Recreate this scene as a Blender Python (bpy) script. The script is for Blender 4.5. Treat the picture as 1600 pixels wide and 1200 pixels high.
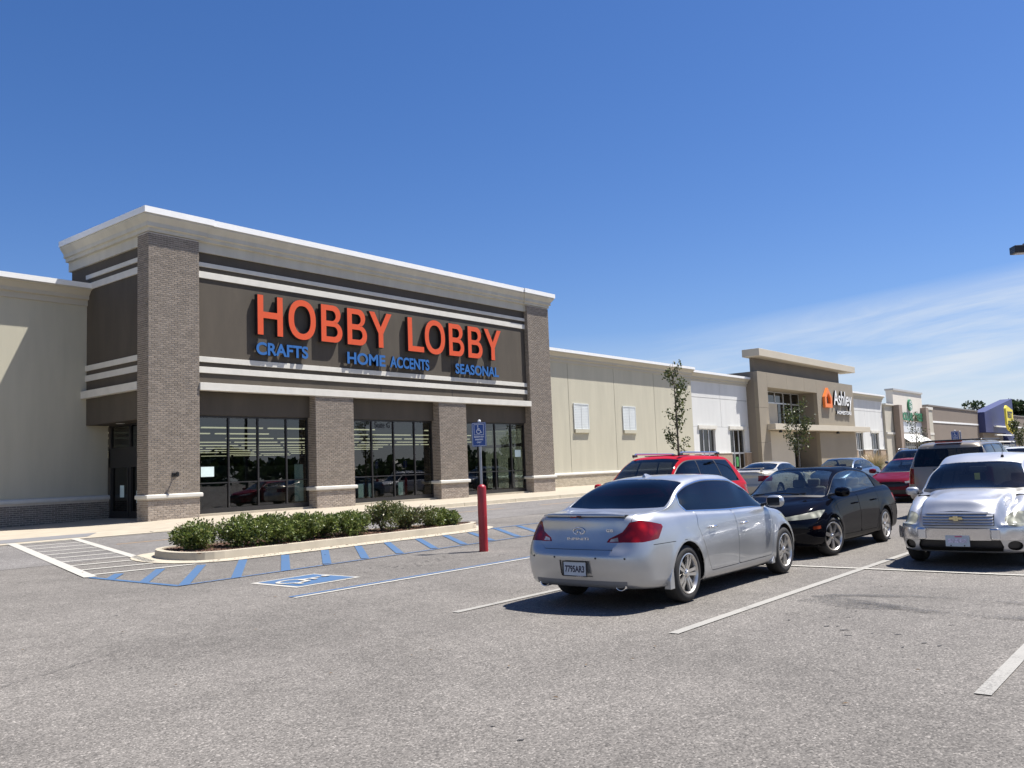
import bpy, bmesh, math, random
import numpy as np
from mathutils import Vector, Matrix
R = math.radians
random.seed(7)
rng = np.random.RandomState(11)
scene = bpy.context.scene
for o in list(bpy.data.objects):
    bpy.data.objects.remove(o)
COL = scene.collection

# ---------------------------------------------------------------- camera
YAW, PITCH, ROLL, FPX, CAMH = R(39.00463538), R(5.55687271), R(2.23917441), 1368.53, 1.6
def camera():
    f = Vector((math.cos(YAW)*math.cos(PITCH), math.sin(YAW)*math.cos(PITCH), math.sin(PITCH)))
    r = Vector((math.sin(YAW), -math.cos(YAW), 0)); d = f.cross(r)
    c, s = math.cos(ROLL), math.sin(ROLL)
    r2 = c*r + s*d; d2 = -s*r + c*d
    M = Matrix((( r2.x, -d2.x, -f.x, 0), (r2.y, -d2.y, -f.y, 0), (r2.z, -d2.z, -f.z, CAMH), (0, 0, 0, 1)))
    cd = bpy.data.cameras.new('camera'); cd.sensor_width = 36; cd.lens = FPX/1600*36
    cd.clip_start = .05; cd.clip_end = 3000
    co = bpy.data.objects.new('camera', cd); COL.objects.link(co); co.matrix_world = M
    scene.camera = co
camera()

# ---------------------------------------------------------------- sky, sun, exposure
SUN_EL = R(62.5)
SUN_H = Vector((.839, -.545, 0)).normalized()
SUN = Vector((SUN_H.x*math.cos(SUN_EL), SUN_H.y*math.cos(SUN_EL), math.sin(SUN_EL)))
world = bpy.data.worlds.new('World'); scene.world = world; world.use_nodes = True
def make_world():
    nt = world.node_tree; N, L = nt.nodes, nt.links
    N.clear()
    out = N.new('ShaderNodeOutputWorld'); bg = N.new('ShaderNodeBackground')
    sky = N.new('ShaderNodeTexSky'); sky.sky_type = 'NISHITA'; sky.sun_disc = False
    sky.sun_elevation = SUN_EL; sky.sun_rotation = math.atan2(SUN_H.x, SUN_H.y)
    sky.air_density = 1.0; sky.dust_density = .35; sky.ozone_density = 3.2; sky.altitude = 10
    bg.inputs['Strength'].default_value = .06
    # richer blue overhead as in the photograph
    hs = N.new('ShaderNodeHueSaturation'); hs.inputs['Saturation'].default_value = 1.2
    tm = N.new('ShaderNodeVectorMath'); tm.operation = 'MULTIPLY'; tm.inputs[1].default_value = (.97, .95, 1.11); L.new(sky.outputs[0], tm.inputs[0]); L.new(tm.outputs[0], hs.inputs['Color'])
    tc = N.new('ShaderNodeTexCoord'); sep = N.new('ShaderNodeSeparateXYZ')
    L.new(tc.outputs['Generated'], sep.inputs[0])
    # thin cirrus: streaky noise on the dome, spread over the lower sky
    def math_(op, a, b=None, clamp=False):
        m = N.new('ShaderNodeMath'); m.operation = op; m.use_clamp = clamp
        for i, v in enumerate((a, b)):
            if v is None: continue
            if isinstance(v, (int, float)): m.inputs[i].default_value = v
            else: L.new(v, m.inputs[i])
        return m.outputs[0]
    az = math_('ARCTAN2', sep.outputs['Y'], sep.outputs['X'])
    tilt = math_('ADD', sep.outputs['Z'], math_('MULTIPLY', az, .10))           # streaks lie a little aslant to the horizon
    def streak(sx, sy, sc, det, lo, hi, off):
        cmb = N.new('ShaderNodeCombineXYZ'); L.new(math_('MULTIPLY', az, sx), cmb.inputs[0]); L.new(math_('MULTIPLY', tilt, sy), cmb.inputs[1]); cmb.inputs[2].default_value = off
        n = N.new('ShaderNodeTexNoise'); n.inputs['Scale'].default_value = sc; n.inputs['Detail'].default_value = det; n.inputs['Roughness'].default_value = .6; n.inputs['Distortion'].default_value = .5
        L.new(cmb.outputs[0], n.inputs['Vector']); r = N.new('ShaderNodeMapRange'); r.inputs[1].default_value = lo; r.inputs[2].default_value = hi; L.new(n.outputs[0], r.inputs[0]); return r.outputs[0]
    wisps = streak(3.2, 26., 1.5, 8, .27, .62, 4.2); patch = streak(1.5, 3., 1.2, 2, .30, .55, 1.7)
    up = N.new('ShaderNodeMapRange'); up.inputs[1].default_value = .20; up.inputs[2].default_value = .165; L.new(tilt, up.inputs[0])
    cl = math_('MULTIPLY', math_('MULTIPLY', wisps, up.outputs[0]), patch)
    # milky band over the horizon
    hz = N.new('ShaderNodeMapRange'); hz.inputs[1].default_value = .15; hz.inputs[2].default_value = -.01; hz.inputs[4].default_value = .8; L.new(sep.outputs['Z'], hz.inputs[0])
    tot = math_('MAXIMUM', math_('MULTIPLY', cl, .95), hz.outputs[0], True)
    mx = N.new('ShaderNodeMix'); mx.data_type = 'RGBA'
    L.new(tot, mx.inputs[0]); L.new(hs.outputs[0], mx.inputs[6]); mx.inputs[7].default_value = (6.3, 7.0, 7.9, 1)
    L.new(mx.outputs[2], bg.inputs['Color']); L.new(bg.outputs[0], out.inputs['Surface'])
make_world()
sd = bpy.data.lights.new('sun', 'SUN'); sd.energy = 5.0; sd.angle = R(.53); sd.color = (1, .955, .89)
so = bpy.data.objects.new('sun', sd); COL.objects.link(so)
so.rotation_euler = (-SUN).to_track_quat('-Z', 'Y').to_euler(); so.location = SUN*200
scene.view_settings.view_transform = 'Standard'; scene.view_settings.look = 'None'
scene.view_settings.gamma = 1; scene.view_settings.use_curve_mapping = False
scene.view_settings.exposure = .9

# ---------------------------------------------------------------- materials
MATS = {}
def nodes_of(name):
    m = bpy.data.materials.new(name); m.use_nodes = True; nt = m.node_tree
    return m, nt, nt.nodes['Principled BSDF']
def mat(name, col, rough=.6, metal=0., var=.0, vscale=3., bump=0., bscale=60., coat=0., spec=.5, stretch=None, emit=None, estr=0., vcol2=None, detail=6):
    """procedural material: a base colour that drifts with noise, fine relief"""
    if name in MATS: return MATS[name]
    m, nt, p = nodes_of(name); N, L = nt.nodes, nt.links
    p.inputs['Base Color'].default_value = (*col, 1); p.inputs['Roughness'].default_value = rough; p.inputs['Metallic'].default_value = metal
    p.inputs['Coat Weight'].default_value = coat; p.inputs['Coat Roughness'].default_value = .04; p.inputs['Specular IOR Level'].default_value = spec
    tc = N.new('ShaderNodeTexCoord'); vec = tc.outputs['Object']
    if stretch:
        mp = N.new('ShaderNodeMapping'); mp.inputs['Scale'].default_value = stretch; L.new(vec, mp.inputs[0]); vec = mp.outputs[0]
    if var:
        n = N.new('ShaderNodeTexNoise'); n.inputs['Scale'].default_value = vscale; n.inputs['Detail'].default_value = detail; n.inputs['Roughness'].default_value = .6; L.new(vec, n.inputs['Vector'])
        rp = N.new('ShaderNodeValToRGB'); L.new(n.outputs[0], rp.inputs[0])
        lo = vcol2 if vcol2 else tuple(c*(1-var) for c in col); hi = tuple(min(1, c*(1+var)) for c in col)
        rp.color_ramp.elements[0].position = .3; rp.color_ramp.elements[1].position = .7
        rp.color_ramp.elements[0].color = (*lo, 1); rp.color_ramp.elements[1].color = (*hi, 1)
        L.new(rp.outputs[0], p.inputs['Base Color'])
    if bump:
        n = N.new('ShaderNodeTexNoise'); n.inputs['Scale'].default_value = bscale; n.inputs['Detail'].default_value = 4; L.new(vec, n.inputs['Vector'])
        b = N.new('ShaderNodeBump'); b.inputs['Strength'].default_value = bump; b.inputs['Distance'].default_value = .01
        L.new(n.outputs[0], b.inputs['Height']); L.new(b.outputs[0], p.inputs['Normal'])
    if emit:
        p.inputs['Emission Color'].default_value = (*emit, 1); p.inputs['Emission Strength'].default_value = estr
    MATS[name] = m; return m

def glass_mat(name, tint, refl=1.0, rough=.0, tint_ior=1.5, wavy=0.):
    """tinted pane: lets part of the light through, mirrors more at a glancing angle"""
    if name in MATS: return MATS[name]
    m = bpy.data.materials.new(name); m.use_nodes = True; nt = m.node_tree; N, L = nt.nodes, nt.links
    N.clear(); out = N.new('ShaderNodeOutputMaterial'); tr = N.new('ShaderNodeBsdfTransparent'); gl = N.new('ShaderNodeBsdfGlossy')
    tr.inputs[0].default_value = (*tint, 1); gl.inputs['Roughness'].default_value = rough; gl.inputs[0].default_value = (refl, refl, refl, 1)
    fr = N.new('ShaderNodeFresnel'); fr.inputs[0].default_value = tint_ior; mx = N.new('ShaderNodeMixShader')
    if wavy:
        tc = N.new('ShaderNodeTexCoord'); n = N.new('ShaderNodeTexNoise'); n.inputs['Scale'].default_value = .7; n.inputs['Detail'].default_value = 1
        L.new(tc.outputs['Object'], n.inputs['Vector']); b = N.new('ShaderNodeBump'); b.inputs['Strength'].default_value = wavy; b.inputs['Distance'].default_value = .02
        L.new(n.outputs[0], b.inputs['Height']); L.new(b.outputs[0], gl.inputs['Normal'])
    gm = N.new('ShaderNodeNewGeometry'); iv = N.new('ShaderNodeMath'); iv.operation = 'SUBTRACT'; iv.inputs[0].default_value = 1; L.new(gm.outputs['Backfacing'], iv.inputs[1])   # the far face of a pane adds no second mirror
    ml = N.new('ShaderNodeMath'); ml.operation = 'MULTIPLY'; L.new(fr.outputs[0], ml.inputs[0]); L.new(iv.outputs[0], ml.inputs[1])
    L.new(ml.outputs[0], mx.inputs[0]); L.new(tr.outputs[0], mx.inputs[1]); L.new(gl.outputs[0], mx.inputs[2]); L.new(mx.outputs[0], out.inputs[0])
    MATS[name] = m; return m

def asphalt_mat(name, tint=(.163, .151, .137), stains=True):
    m, nt, p = nodes_of(name); N, L = nt.nodes, nt.links
    tc = N.new('ShaderNodeTexCoord')
    def noise(scale, detail=3, rough=.6, dist=0., mapping=None):
        n = N.new('ShaderNodeTexNoise'); n.inputs['Scale'].default_value = scale; n.inputs['Detail'].default_value = detail
        n.inputs['Roughness'].default_value = rough; n.inputs['Distortion'].default_value = dist
        v = tc.outputs['Object']
        if mapping:
            mp = N.new('ShaderNodeMapping'); mp.inputs['Scale'].default_value = mapping; L.new(v, mp.inputs[0]); v = mp.outputs[0]
        L.new(v, n.inputs['Vector']); return n.outputs[0]
    def rng_(v, a, b, c, d):
        r = N.new('ShaderNodeMapRange'); r.inputs[1].default_value = a; r.inputs[2].default_value = b; r.inputs[3].default_value = c; r.inputs[4].default_value = d
        L.new(v, r.inputs[0]); return r.outputs[0]
    def mul(a, b):
        k = N.new('ShaderNodeMath'); k.operation = 'MULTIPLY'; L.new(a, k.inputs[0]); L.new(b, k.inputs[1]); return k.outputs[0]
    vo = N.new('ShaderNodeTexVoronoi'); vo.inputs['Scale'].default_value = 88; L.new(tc.outputs['Object'], vo.inputs['Vector'])
    sepc = N.new('ShaderNodeSeparateColor'); L.new(vo.outputs['Color'], sepc.inputs[0])
    rs = N.new('ShaderNodeValToRGB'); L.new(sepc.outputs[0], rs.inputs[0])
    e = rs.color_ramp.elements; e[0].position = 0; e[0].color = (.48, .48, .48, 1); e[1].position = 1; e[1].color = (1.85, 1.85, 1.85, 1)
    for pos, c in ((.35, .86), (.75, 1.04), (.9, 1.30)):
        x = e.new(pos); x.color = (c, c, c, 1)
    stones = rs.outputs[0]
    k = rng_(noise(38, 4, .7), .3, .7, .72, 1.28)
    k = mul(k, rng_(noise(5, 4, .6), .25, .75, .86, 1.12))
    k = mul(k, rng_(noise(.45, 4, .6, .5), .25, .75, .80, 1.16)); k = mul(k, rng_(noise(.11, 3, .6, .3), .3, .7, .90, 1.08))
    k = mul(k, rng_(noise(.9, 3, .55, 0, (.12, 1.6, 1)), .3, .7, .93, 1.06))      # wheel tracks along the aisles
    if stains:
        k = mul(k, rng_(noise(1.3, 7, .75, 1.2), .63, .72, 1, .55))              # dried oil and rubber
        k = mul(k, rng_(noise(.55, 6, .7, 2.2, (.35, 1.4, 1)), .68, .75, 1, .72))
    vm = N.new('ShaderNodeVectorMath'); vm.operation = 'SCALE'; L.new(stones, vm.inputs[0]); L.new(k, vm.inputs['Scale'])
    vm2 = N.new('ShaderNodeVectorMath'); vm2.operation = 'MULTIPLY'; L.new(vm.outputs[0], vm2.inputs[0]); vm2.inputs[1].default_value = tint
    L.new(vm2.outputs[0], p.inputs['Base Color'])
    p.inputs['Roughness'].default_value = .85; p.inputs['Specular IOR Level'].default_value = .25
    b = N.new('ShaderNodeBump'); b.inputs['Strength'].default_value = .4; b.inputs['Distance'].default_value = .005
    L.new(vo.outputs['Distance'], b.inputs['Height']); b.invert = True; L.new(b.outputs[0], p.inputs['Normal'])
    MATS[name] = m; return m

def brick_mat(name, c1, c2):
    m, nt, p = nodes_of(name); N, L = nt.nodes, nt.links
    g = N.new('ShaderNodeNewGeometry'); oi = N.new('ShaderNodeObjectInfo')
    a = N.new('ShaderNodeMath'); a.operation = 'ADD'; L.new(g.outputs['Random Per Island'], a.inputs[0]); L.new(oi.outputs['Random'], a.inputs[1])
    f = N.new('ShaderNodeMath'); f.operation = 'FRACT'; L.new(a.outputs[0], f.inputs[0])
    rp = N.new('ShaderNodeValToRGB'); L.new(f.outputs[0], rp.inputs[0])
    rp.color_ramp.elements[0].color = (*c1, 1); rp.color_ramp.elements[1].color = (*c2, 1)
    tc = N.new('ShaderNodeTexCoord'); n = N.new('ShaderNodeTexNoise'); n.inputs['Scale'].default_value = 25; n.inputs['Detail'].default_value = 5
    L.new(tc.outputs['Object'], n.inputs['Vector'])
    mr = N.new('ShaderNodeMapRange'); mr.inputs[1].default_value = .3; mr.inputs[2].default_value = .7; mr.inputs[3].default_value = .8; mr.inputs[4].default_value = 1.2; L.new(n.outputs[0], mr.inputs[0])
    vm = N.new('ShaderNodeVectorMath'); vm.operation = 'SCALE'; L.new(rp.outputs[0], vm.inputs[0]); L.new(mr.outputs[0], vm.inputs['Scale'])
    L.new(vm.outputs[0], p.inputs['Base Color']); p.inputs['Roughness'].default_value = .85
    MATS[name] = m; return m

def paint_road(name, col, wear=.5, worn=None):
    """road paint: chips let the grey ground show"""
    m, nt, p = nodes_of(name); N, L = nt.nodes, nt.links
    tc = N.new('ShaderNodeTexCoord')
    n = N.new('ShaderNodeTexNoise'); n.inputs['Scale'].default_value = 55; n.inputs['Detail'].default_value = 6; n.inputs['Roughness'].default_value = .7; L.new(tc.outputs['Object'], n.inputs['Vector'])
    n2 = N.new('ShaderNodeTexNoise'); n2.inputs['Scale'].default_value = 1.7; n2.inputs['Detail'].default_value = 5; L.new(tc.outputs['Object'], n2.inputs['Vector'])
    ad = N.new('ShaderNodeMath'); ad.operation = 'MULTIPLY_ADD'; L.new(n2.outputs[0], ad.inputs[0]); ad.inputs[1].default_value = .6; L.new(n.outputs[0], ad.inputs[2])
    rp = N.new('ShaderNodeValToRGB'); L.new(ad.outputs[0], rp.inputs[0])
    w = worn or (.135, .128, .118)
    rp.color_ramp.elements[0].position = .52+.22*wear-.06; rp.color_ramp.elements[0].color = (*w, 1)
    rp.color_ramp.elements[1].position = .58+.22*wear+.05; rp.color_ramp.elements[1].color = (*col, 1)
    L.new(rp.outputs[0], p.inputs['Base Color']); p.inputs['Roughness'].default_value = .75
    MATS[name] = m; return m

M_ASPH = asphalt_mat('asphalt'); M_ROAD = asphalt_mat('aisle_asphalt', (.172, .163, .155), False)
M_CONC = mat('concrete', (.36, .315, .245), .9, var=.12, vscale=2.2, bump=.25, bscale=90)
M_CONC2 = mat('gutter_concrete', (.40, .355, .275), .9, var=.10, vscale=3, bump=.2, bscale=90)
M_DOMES = mat('warning_strip_concrete', (.165, .165, .172), .85, var=.1, vscale=4)
M_BRICK = brick_mat('brown_brick', (.165, .137, .109), (.245, .205, .165))
M_BRICK2 = brick_mat('tan_brick', (.25, .205, .165), (.36, .305, .25))
M_BRICK3 = brick_mat('cream_brick', (.40, .345, .25), (.52, .46, .35))
M_MORTAR = mat('mortar', (.58, .53, .455), .9, var=.08, vscale=9)
M_TAUPE = mat('taupe_stucco', (.076, .063, .047), .85, var=.13, vscale=1.3, bump=.3, bscale=140, stretch=(1.4, 1.4, .35), detail=8)
M_TRIM = mat('cream_trim', (.60, .58, .52), .75, var=.07, vscale=2.5, bump=.1, bscale=100)
M_CORN = mat('cream_cornice', (.50, .475, .40), .8, var=.09, vscale=1.1, bump=.1, bscale=100, stretch=(2, 2, .4))
M_CAP = mat('white_metal_cap', (.80, .80, .78), .45, var=.03)
M_BEIGE = mat('beige_stucco', (.455, .43, .335), .85, var=.075, vscale=.9, bump=.2, bscale=140, stretch=(1.6, 1.6, .22), detail=8)
M_BEIGED = mat('beige_cornice', (.45, .42, .345), .8, var=.05, vscale=.6)
M_WHITE = mat('white_stucco', (.60, .605, .585), .85, var=.06, vscale=.8, bump=.15, bscale=140, stretch=(1.6, 1.6, .25))
M_ALUM = mat('dark_bronze_frame', (.020, .019, .019), .4, spec=.5, var=.1)
M_SILVERF = mat('silver_frame', (.62, .63, .64), .4, metal=.6, var=.03)
M_GLASS = glass_mat('shop_glass', (.58, .62, .60), .95, tint_ior=1.9, wavy=.03)
M_DGLASS = glass_mat('dark_shop_glass', (.10, .115, .12), .95, tint_ior=1.65, wavy=.02)
M_BLACK = mat('black_trim', (.012, .012, .013), .45, var=.1)
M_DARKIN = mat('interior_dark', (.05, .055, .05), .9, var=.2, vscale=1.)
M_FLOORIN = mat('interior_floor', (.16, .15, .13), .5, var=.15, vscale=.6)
M_LIGHTS = mat('fluorescent_tube', (.8, .8, .6), .5, emit=(1, .90, .62), estr=.58)
M_PAPER = mat('paper', (.62, .75, .74), .8, var=.05)
M_WALLIN = mat('interior_wall', (.62, .70, .60), .9, var=.06)

# ---------------------------------------------------------------- mesh helpers
class MB:
    """collects pieces of one mesh"""
    def __init__(s): s.v = []; s.f = []; s.m = []
    def add(s, vs, fs, mi=0):
        o = len(s.v); s.v += [tuple(v) for v in vs]; s.f += [tuple(i+o for i in f) for f in fs]; s.m += [mi]*len(fs); return s
    def box(s, x0, x1, y0, y1, z0, z1, mi=0):
        vs = [(x, y, z) for z in (z0, z1) for y in (y0, y1) for x in (x0, x1)]
        return s.add(vs, [(0, 2, 3, 1), (4, 5, 7, 6), (0, 1, 5, 4), (2, 6, 7, 3), (0, 4, 6, 2), (1, 3, 7, 5)], mi)
    def rbox(s, c, size, rot=None, mi=0):
        hx, hy, hz = (d/2 for d in size); vs = [Vector((x, y, z)) for z in (-hz, hz) for y in (-hy, hy) for x in (-hx, hx)]
        if rot is not None: vs = [rot @ v for v in vs]
        return s.add([v+Vector(c) for v in vs], [(0, 2, 3, 1), (4, 5, 7, 6), (0, 1, 5, 4), (2, 6, 7, 3), (0, 4, 6, 2), (1, 3, 7, 5)], mi)
    def prism(s, poly, a, b, axis='z', mi=0):
        """extrude a 2D polygon from a to b along axis; poly coords are the other two axes in order"""
        def P(p, t):
            if axis == 'z': return (p[0], p[1], t)
            if axis == 'y': return (p[0], t, p[1])
            return (t, p[0], p[1])
        n = len(poly); vs = [P(p, a) for p in poly]+[P(p, b) for p in poly]
        fs = [tuple(range(n)), tuple(range(2*n-1, n-1, -1))]+[(i, i+n, (i+1) % n+n, (i+1) % n) for i in range(n)]
        return s.add(vs, fs, mi)
    def tube(s, pts, rad, n=8, mi=0, cap=True):
        pts = [Vector(p) for p in pts]; k = len(pts); rads = rad if isinstance(rad, (list, tuple)) else [rad]*k
        vs = []
        for i, p in enumerate(pts):
            d = (pts[min(i+1, k-1)]-pts[max(i-1, 0)]).normalized()
            u = d.cross(Vector((0, 0, 1)) if abs(d.z) < .9 else Vector((1, 0, 0))).normalized(); w = d.cross(u)
            vs += [p+rads[i]*(math.cos(2*math.pi*j/n)*u+math.sin(2*math.pi*j/n)*w) for j in range(n)]
        fs = [(i*n+j, i*n+(j+1) % n, (i+1)*n+(j+1) % n, (i+1)*n+j) for i in range(k-1) for j in range(n)]
        if cap: fs += [tuple(range(n-1, -1, -1)), tuple((k-1)*n+j for j in range(n))]
        return s.add(vs, fs, mi)
    def lathe(s, prof, c=(0, 0, 0), n=24, axis='z', mi=0, close=False):
        """revolve (r, t) profile about axis through c"""
        vs = []
        for r, t in prof:
            for j in range(n):
                a = 2*math.pi*j/n; p = (r*math.cos(a), r*math.sin(a), t)
                if axis == 'y': p = (p[0], p[2], p[1])
                vs.append((p[0]+c[0], p[1]+c[1], p[2]+c[2]))
        k = len(prof)
        fs = [(i*n+j, i*n+(j+1) % n, (i+1)*n+(j+1) % n, (i+1)*n+j) for i in range(k-1) for j in range(n)]
        if close:
            fs += [tuple(range(n-1, -1, -1)), tuple((k-1)*n+j for j in range(n))]
        return s.add(vs, fs, mi)
    def sweep(s, prof, path, mi=0, closed_prof=True):
        """profile (out, z) carried along a plan path, outward = right of travel"""
        path = [Vector((p[0], p[1])) for p in path]; n = len(path); vs = []
        nr = []
        for i in range(n-1):
            d = (path[i+1]-path[i]).normalized(); nr.append(Vector((d.y, -d.x)))
        for i, p in enumerate(path):
            a = nr[max(i-1, 0)]; b = nr[min(i, n-2)]; m = (a+b); m = m/max(m.dot(a), .2) if i not in (0, n-1) else (nr[0] if i == 0 else nr[-1])
            for o, z in prof: vs.append((p.x+m.x*o, p.y+m.y*o, z))
        k = len(prof)
        fs = [(i*k+j, i*k+j+1, (i+1)*k+j+1, (i+1)*k+j) for i in range(n-1) for j in range(k-1)]
        if closed_prof:
            fs += [(i*k+k-1, i*k, (i+1)*k, (i+1)*k+k-1) for i in range(n-1)]
            fs += [tuple(range(k-1, -1, -1)), tuple((n-1)*k+j for j in range(k))]
        return s.add(vs, fs, mi)
    def mesh(s, name, mats, smooth=False, fix=True):
        me = bpy.data.meshes.new(name); me.from_pydata(s.v, [], s.f)
        for m in (mats if isinstance(mats, (list, tuple)) else [mats]): me.materials.append(m)
        if s.m and max(s.m) > 0: me.polygons.foreach_set('material_index', s.m)
        if fix:
            bm = bmesh.new(); bm.from_mesh(me); bmesh.ops.recalc_face_normals(bm, faces=bm.faces); bm.to_mesh(me); bm.free()
        if smooth: me.polygons.foreach_set('use_smooth', [True]*len(me.polygons))
        me.update(); return me
    def build(s, name, mats, parent=None, smooth=False, fix=True, bevel=0., loc=None):
        o = bpy.data.objects.new(name, s.mesh(name, mats, smooth, fix)); COL.objects.link(o)
        if parent: o.parent = parent
        if loc: o.location = loc
        if bevel:
            b = o.modifiers.new('bevel', 'BEVEL'); b.width = bevel; b.segments = 2; b.limit_method = 'ANGLE'; b.angle_limit = R(35)
        return o
def autosmooth(me, ang=35):
    me.polygons.foreach_set('use_smooth', [True]*len(me.polygons))
    bm = bmesh.new(); bm.from_mesh(me)
    for e in bm.edges:
        if len(e.link_faces) == 2 and e.calc_face_angle(0) > R(ang): e.smooth = False
    bm.to_mesh(me); bm.free()

def empty(name, loc=(0, 0, 0), rz=0.):
    o = bpy.data.objects.new(name, None); COL.objects.link(o); o.location = loc; o.rotation_euler = (0, 0, rz); o.empty_display_size = .3; return o
def tag(o, label=None, cat=None, group=None, kind=None):
    if label: o['label'] = label
    if cat: o['category'] = cat
    if group: o['group'] = group
    if kind: o['kind'] = kind
    return o
def copy_tree(o, parent=None):
    c = o.copy(); COL.objects.link(c); c.parent = parent
    for ch in list(o.children): copy_tree(ch, c)
    return c
def obj(name, me, parent=None):
    o = bpy.data.objects.new(name, me); COL.objects.link(o)
    if parent: o.parent = parent
    return o

def gz(x, y): return float(np.interp(y, [-1e5, 7, 22.5, 1e5], [0, 0, .28, .28]))

# text -> mesh data (x right, y up), scaled into a box w x h, cut into letters
def text_letters(txt, w, h, depth, bold=0., spacing=1., split=True):
    cu = bpy.data.curves.new('lettering', 'FONT'); cu.body = txt; cu.size = 1; cu.offset = bold; cu.space_character = spacing; cu.resolution_u = 5
    cu.fill_mode = 'BOTH'; cu.extrude = 0
    to = bpy.data.objects.new('lettering', cu); COL.objects.link(to)
    dg = bpy.context.evaluated_depsgraph_get(); me = bpy.data.meshes.new_from_object(to.evaluated_get(dg))
    bpy.data.objects.remove(to); bpy.data.curves.remove(cu)
    bm = bmesh.new(); bm.from_mesh(me); bpy.data.meshes.remove(me)
    bmesh.ops.remove_doubles(bm, verts=bm.verts, dist=1e-5)
    xs = [v.co.x for v in bm.verts]; ys = [v.co.y for v in bm.verts]; x0, x1, y0, y1 = min(xs), max(xs), min(ys), max(ys)
    for v in bm.verts: v.co = Vector(((v.co.x-x0)/(x1-x0)*w, (v.co.y-y0)/(y1-y0)*h, 0))
    if depth:
        r = bmesh.ops.extrude_face_region(bm, geom=list(bm.faces))
        for g in r['geom']:
            if isinstance(g, bmesh.types.BMVert): g.co.z += depth
        bmesh.ops.recalc_face_normals(bm, faces=bm.faces)
    if not split:
        me = bpy.data.meshes.new('lettering'); bm.to_mesh(me); bm.free(); return [(me, 0, w)]
    bm.verts.ensure_lookup_table(); seen = set(); comps = []
    for v in bm.verts:
        if v.index in seen: continue
        st = [v]; comp = []
        seen.add(v.index)
        while st:
            a = st.pop(); comp.append(a)
            for e in a.link_edges:
                b = e.other_vert(a)
                if b.index not in seen: seen.add(b.index); st.append(b)
        comps.append(comp)
    res = []
    for comp in comps:
        ids = {v.index: i for i, v in enumerate(comp)}
        fs = {f for v in comp for f in v.link_faces}
        me = bpy.data.meshes.new('letter'); me.from_pydata([tuple(v.co) for v in comp], [], [tuple(ids[q.index] for q in f.verts) for f in fs])
        cx = [v.co.x for v in comp]; res.append((me, min(cx), max(cx)))
    bm.free(); res.sort(key=lambda t: t[1]); return res
def place_text(letters, name, parent, origin, right, up, mats, facemat=None):
    """stand letters in the plane given by right and up; out of the plane = right x up"""
    r = Vector(right).normalized(); u = Vector(up).normalized(); n = r.cross(u)
    M = Matrix(((r.x, u.x, n.x, origin[0]), (r.y, u.y, n.y, origin[1]), (r.z, u.z, n.z, origin[2]), (0, 0, 0, 1)))
    out = []
    for me, a, b in letters:
        for m in (mats if isinstance(mats, (list, tuple)) else [mats]): me.materials.append(m)
        if isinstance(mats, (list, tuple)) and len(mats) > 1:
            zt = max(v.co.z for v in me.vertices)
            for p in me.polygons: p.material_index = 0 if abs(p.normal.z) > .5 and p.center.z > zt-1e-4 else 1
        me.transform(M); out.append(obj(name, me, parent))
    return out
# ---------------------------------------------------------------- ground, aisle, kerbs, paint
def ground_sheet(name, polys, mat_, lift, parent=None, kind='structure', res=None):
    """flat polygons laid on the gently rising ground"""
    bm = bmesh.new()
    for poly in polys:
        vs = [bm.verts.new((p[0], p[1], 0)) for p in poly]
        bm.faces.new(vs)
    for y in (7.0, 22.5):
        bmesh.ops.bisect_plane(bm, geom=list(bm.verts)+list(bm.edges)+list(bm.faces), plane_co=(0, y, 0), plane_no=(0, 1, 0))
    for v in bm.verts: v.co.z = gz(v.co.x, v.co.y)+lift
    bmesh.ops.recalc_face_normals(bm, faces=bm.faces)
    for f in bm.faces:
        if f.normal.z < 0: f.normal_flip()
    me = bpy.data.meshes.new(name); bm.to_mesh(me); bm.free(); me.materials.append(mat_)
    o = obj(name, me, parent)
    if kind and not parent: o['kind'] = kind
    return o
LOT = ground_sheet('parking_lot', [[(-400, -600), (900, -600), (900, 800), (-400, 800)]], M_ASPH, 0)
ROAD = ground_sheet('road', [[(-60, 16.9), (260, 16.9), (260, 22.15), (-60, 22.15)]], M_ROAD, .004)

M_PW = paint_road('white_road_paint', (.40, .385, .345), .22)
M_PWW = paint_road('worn_white_road_paint', (.285, .275, .25), .55)
M_PB = paint_road('blue_road_paint', (.046, .108, .215), .38, (.10, .11, .13))
M_PBW = paint_road('worn_blue_road_paint', (.05, .115, .24), .5)
M_PY = paint_road('worn_yellow_road_paint', (.33, .21, .10), .62, (.15, .142, .135))
def line(name, a, b, w, m, lift=.008, parent=LOT, segs=1):
    a = Vector(a); b = Vector(b); d = (b-a).normalized(); n = Vector((-d.y, d.x))*w/2
    return ground_sheet(name, [[a-n, b-n, b+n, a+n]], m, lift, parent)
# stall lines, parallel to the shop front
line('stall_line', (6.52, 1.40), (13.0, 1.40), .105, M_PWW)
line('stall_line', (7.45, 4.20), (15.5, 4.16), .105, M_PWW)
line('stall_line', (7.43, 6.98), (13.0, 6.98), .10, M_PWW)
line('stall_line', (7.15, 9.56), (13.0, 9.60), .075, M_PW)
line('stall_line', (7.15, 9.66), (13.0, 9.70), .07, M_PBW)
for y in (-1.4, -4.2, -7.0): line('stall_line', (6.5, y), (19, y), .10, M_PWW)
line('stall_line', (12.95, 9.6), (12.60, -12.), .085, M_PW, .012)
for y in (1.4, 6.98, 9.7): line('stall_line', (13.2, y), (19.3, y), .10, M_PWW)
for y in (-1.4, 1.4, 4.2, 7.0, 9.75, 12.5, 15.2): line('stall_line', (27.5, y), (33, y), .10, M_PWW)
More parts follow.
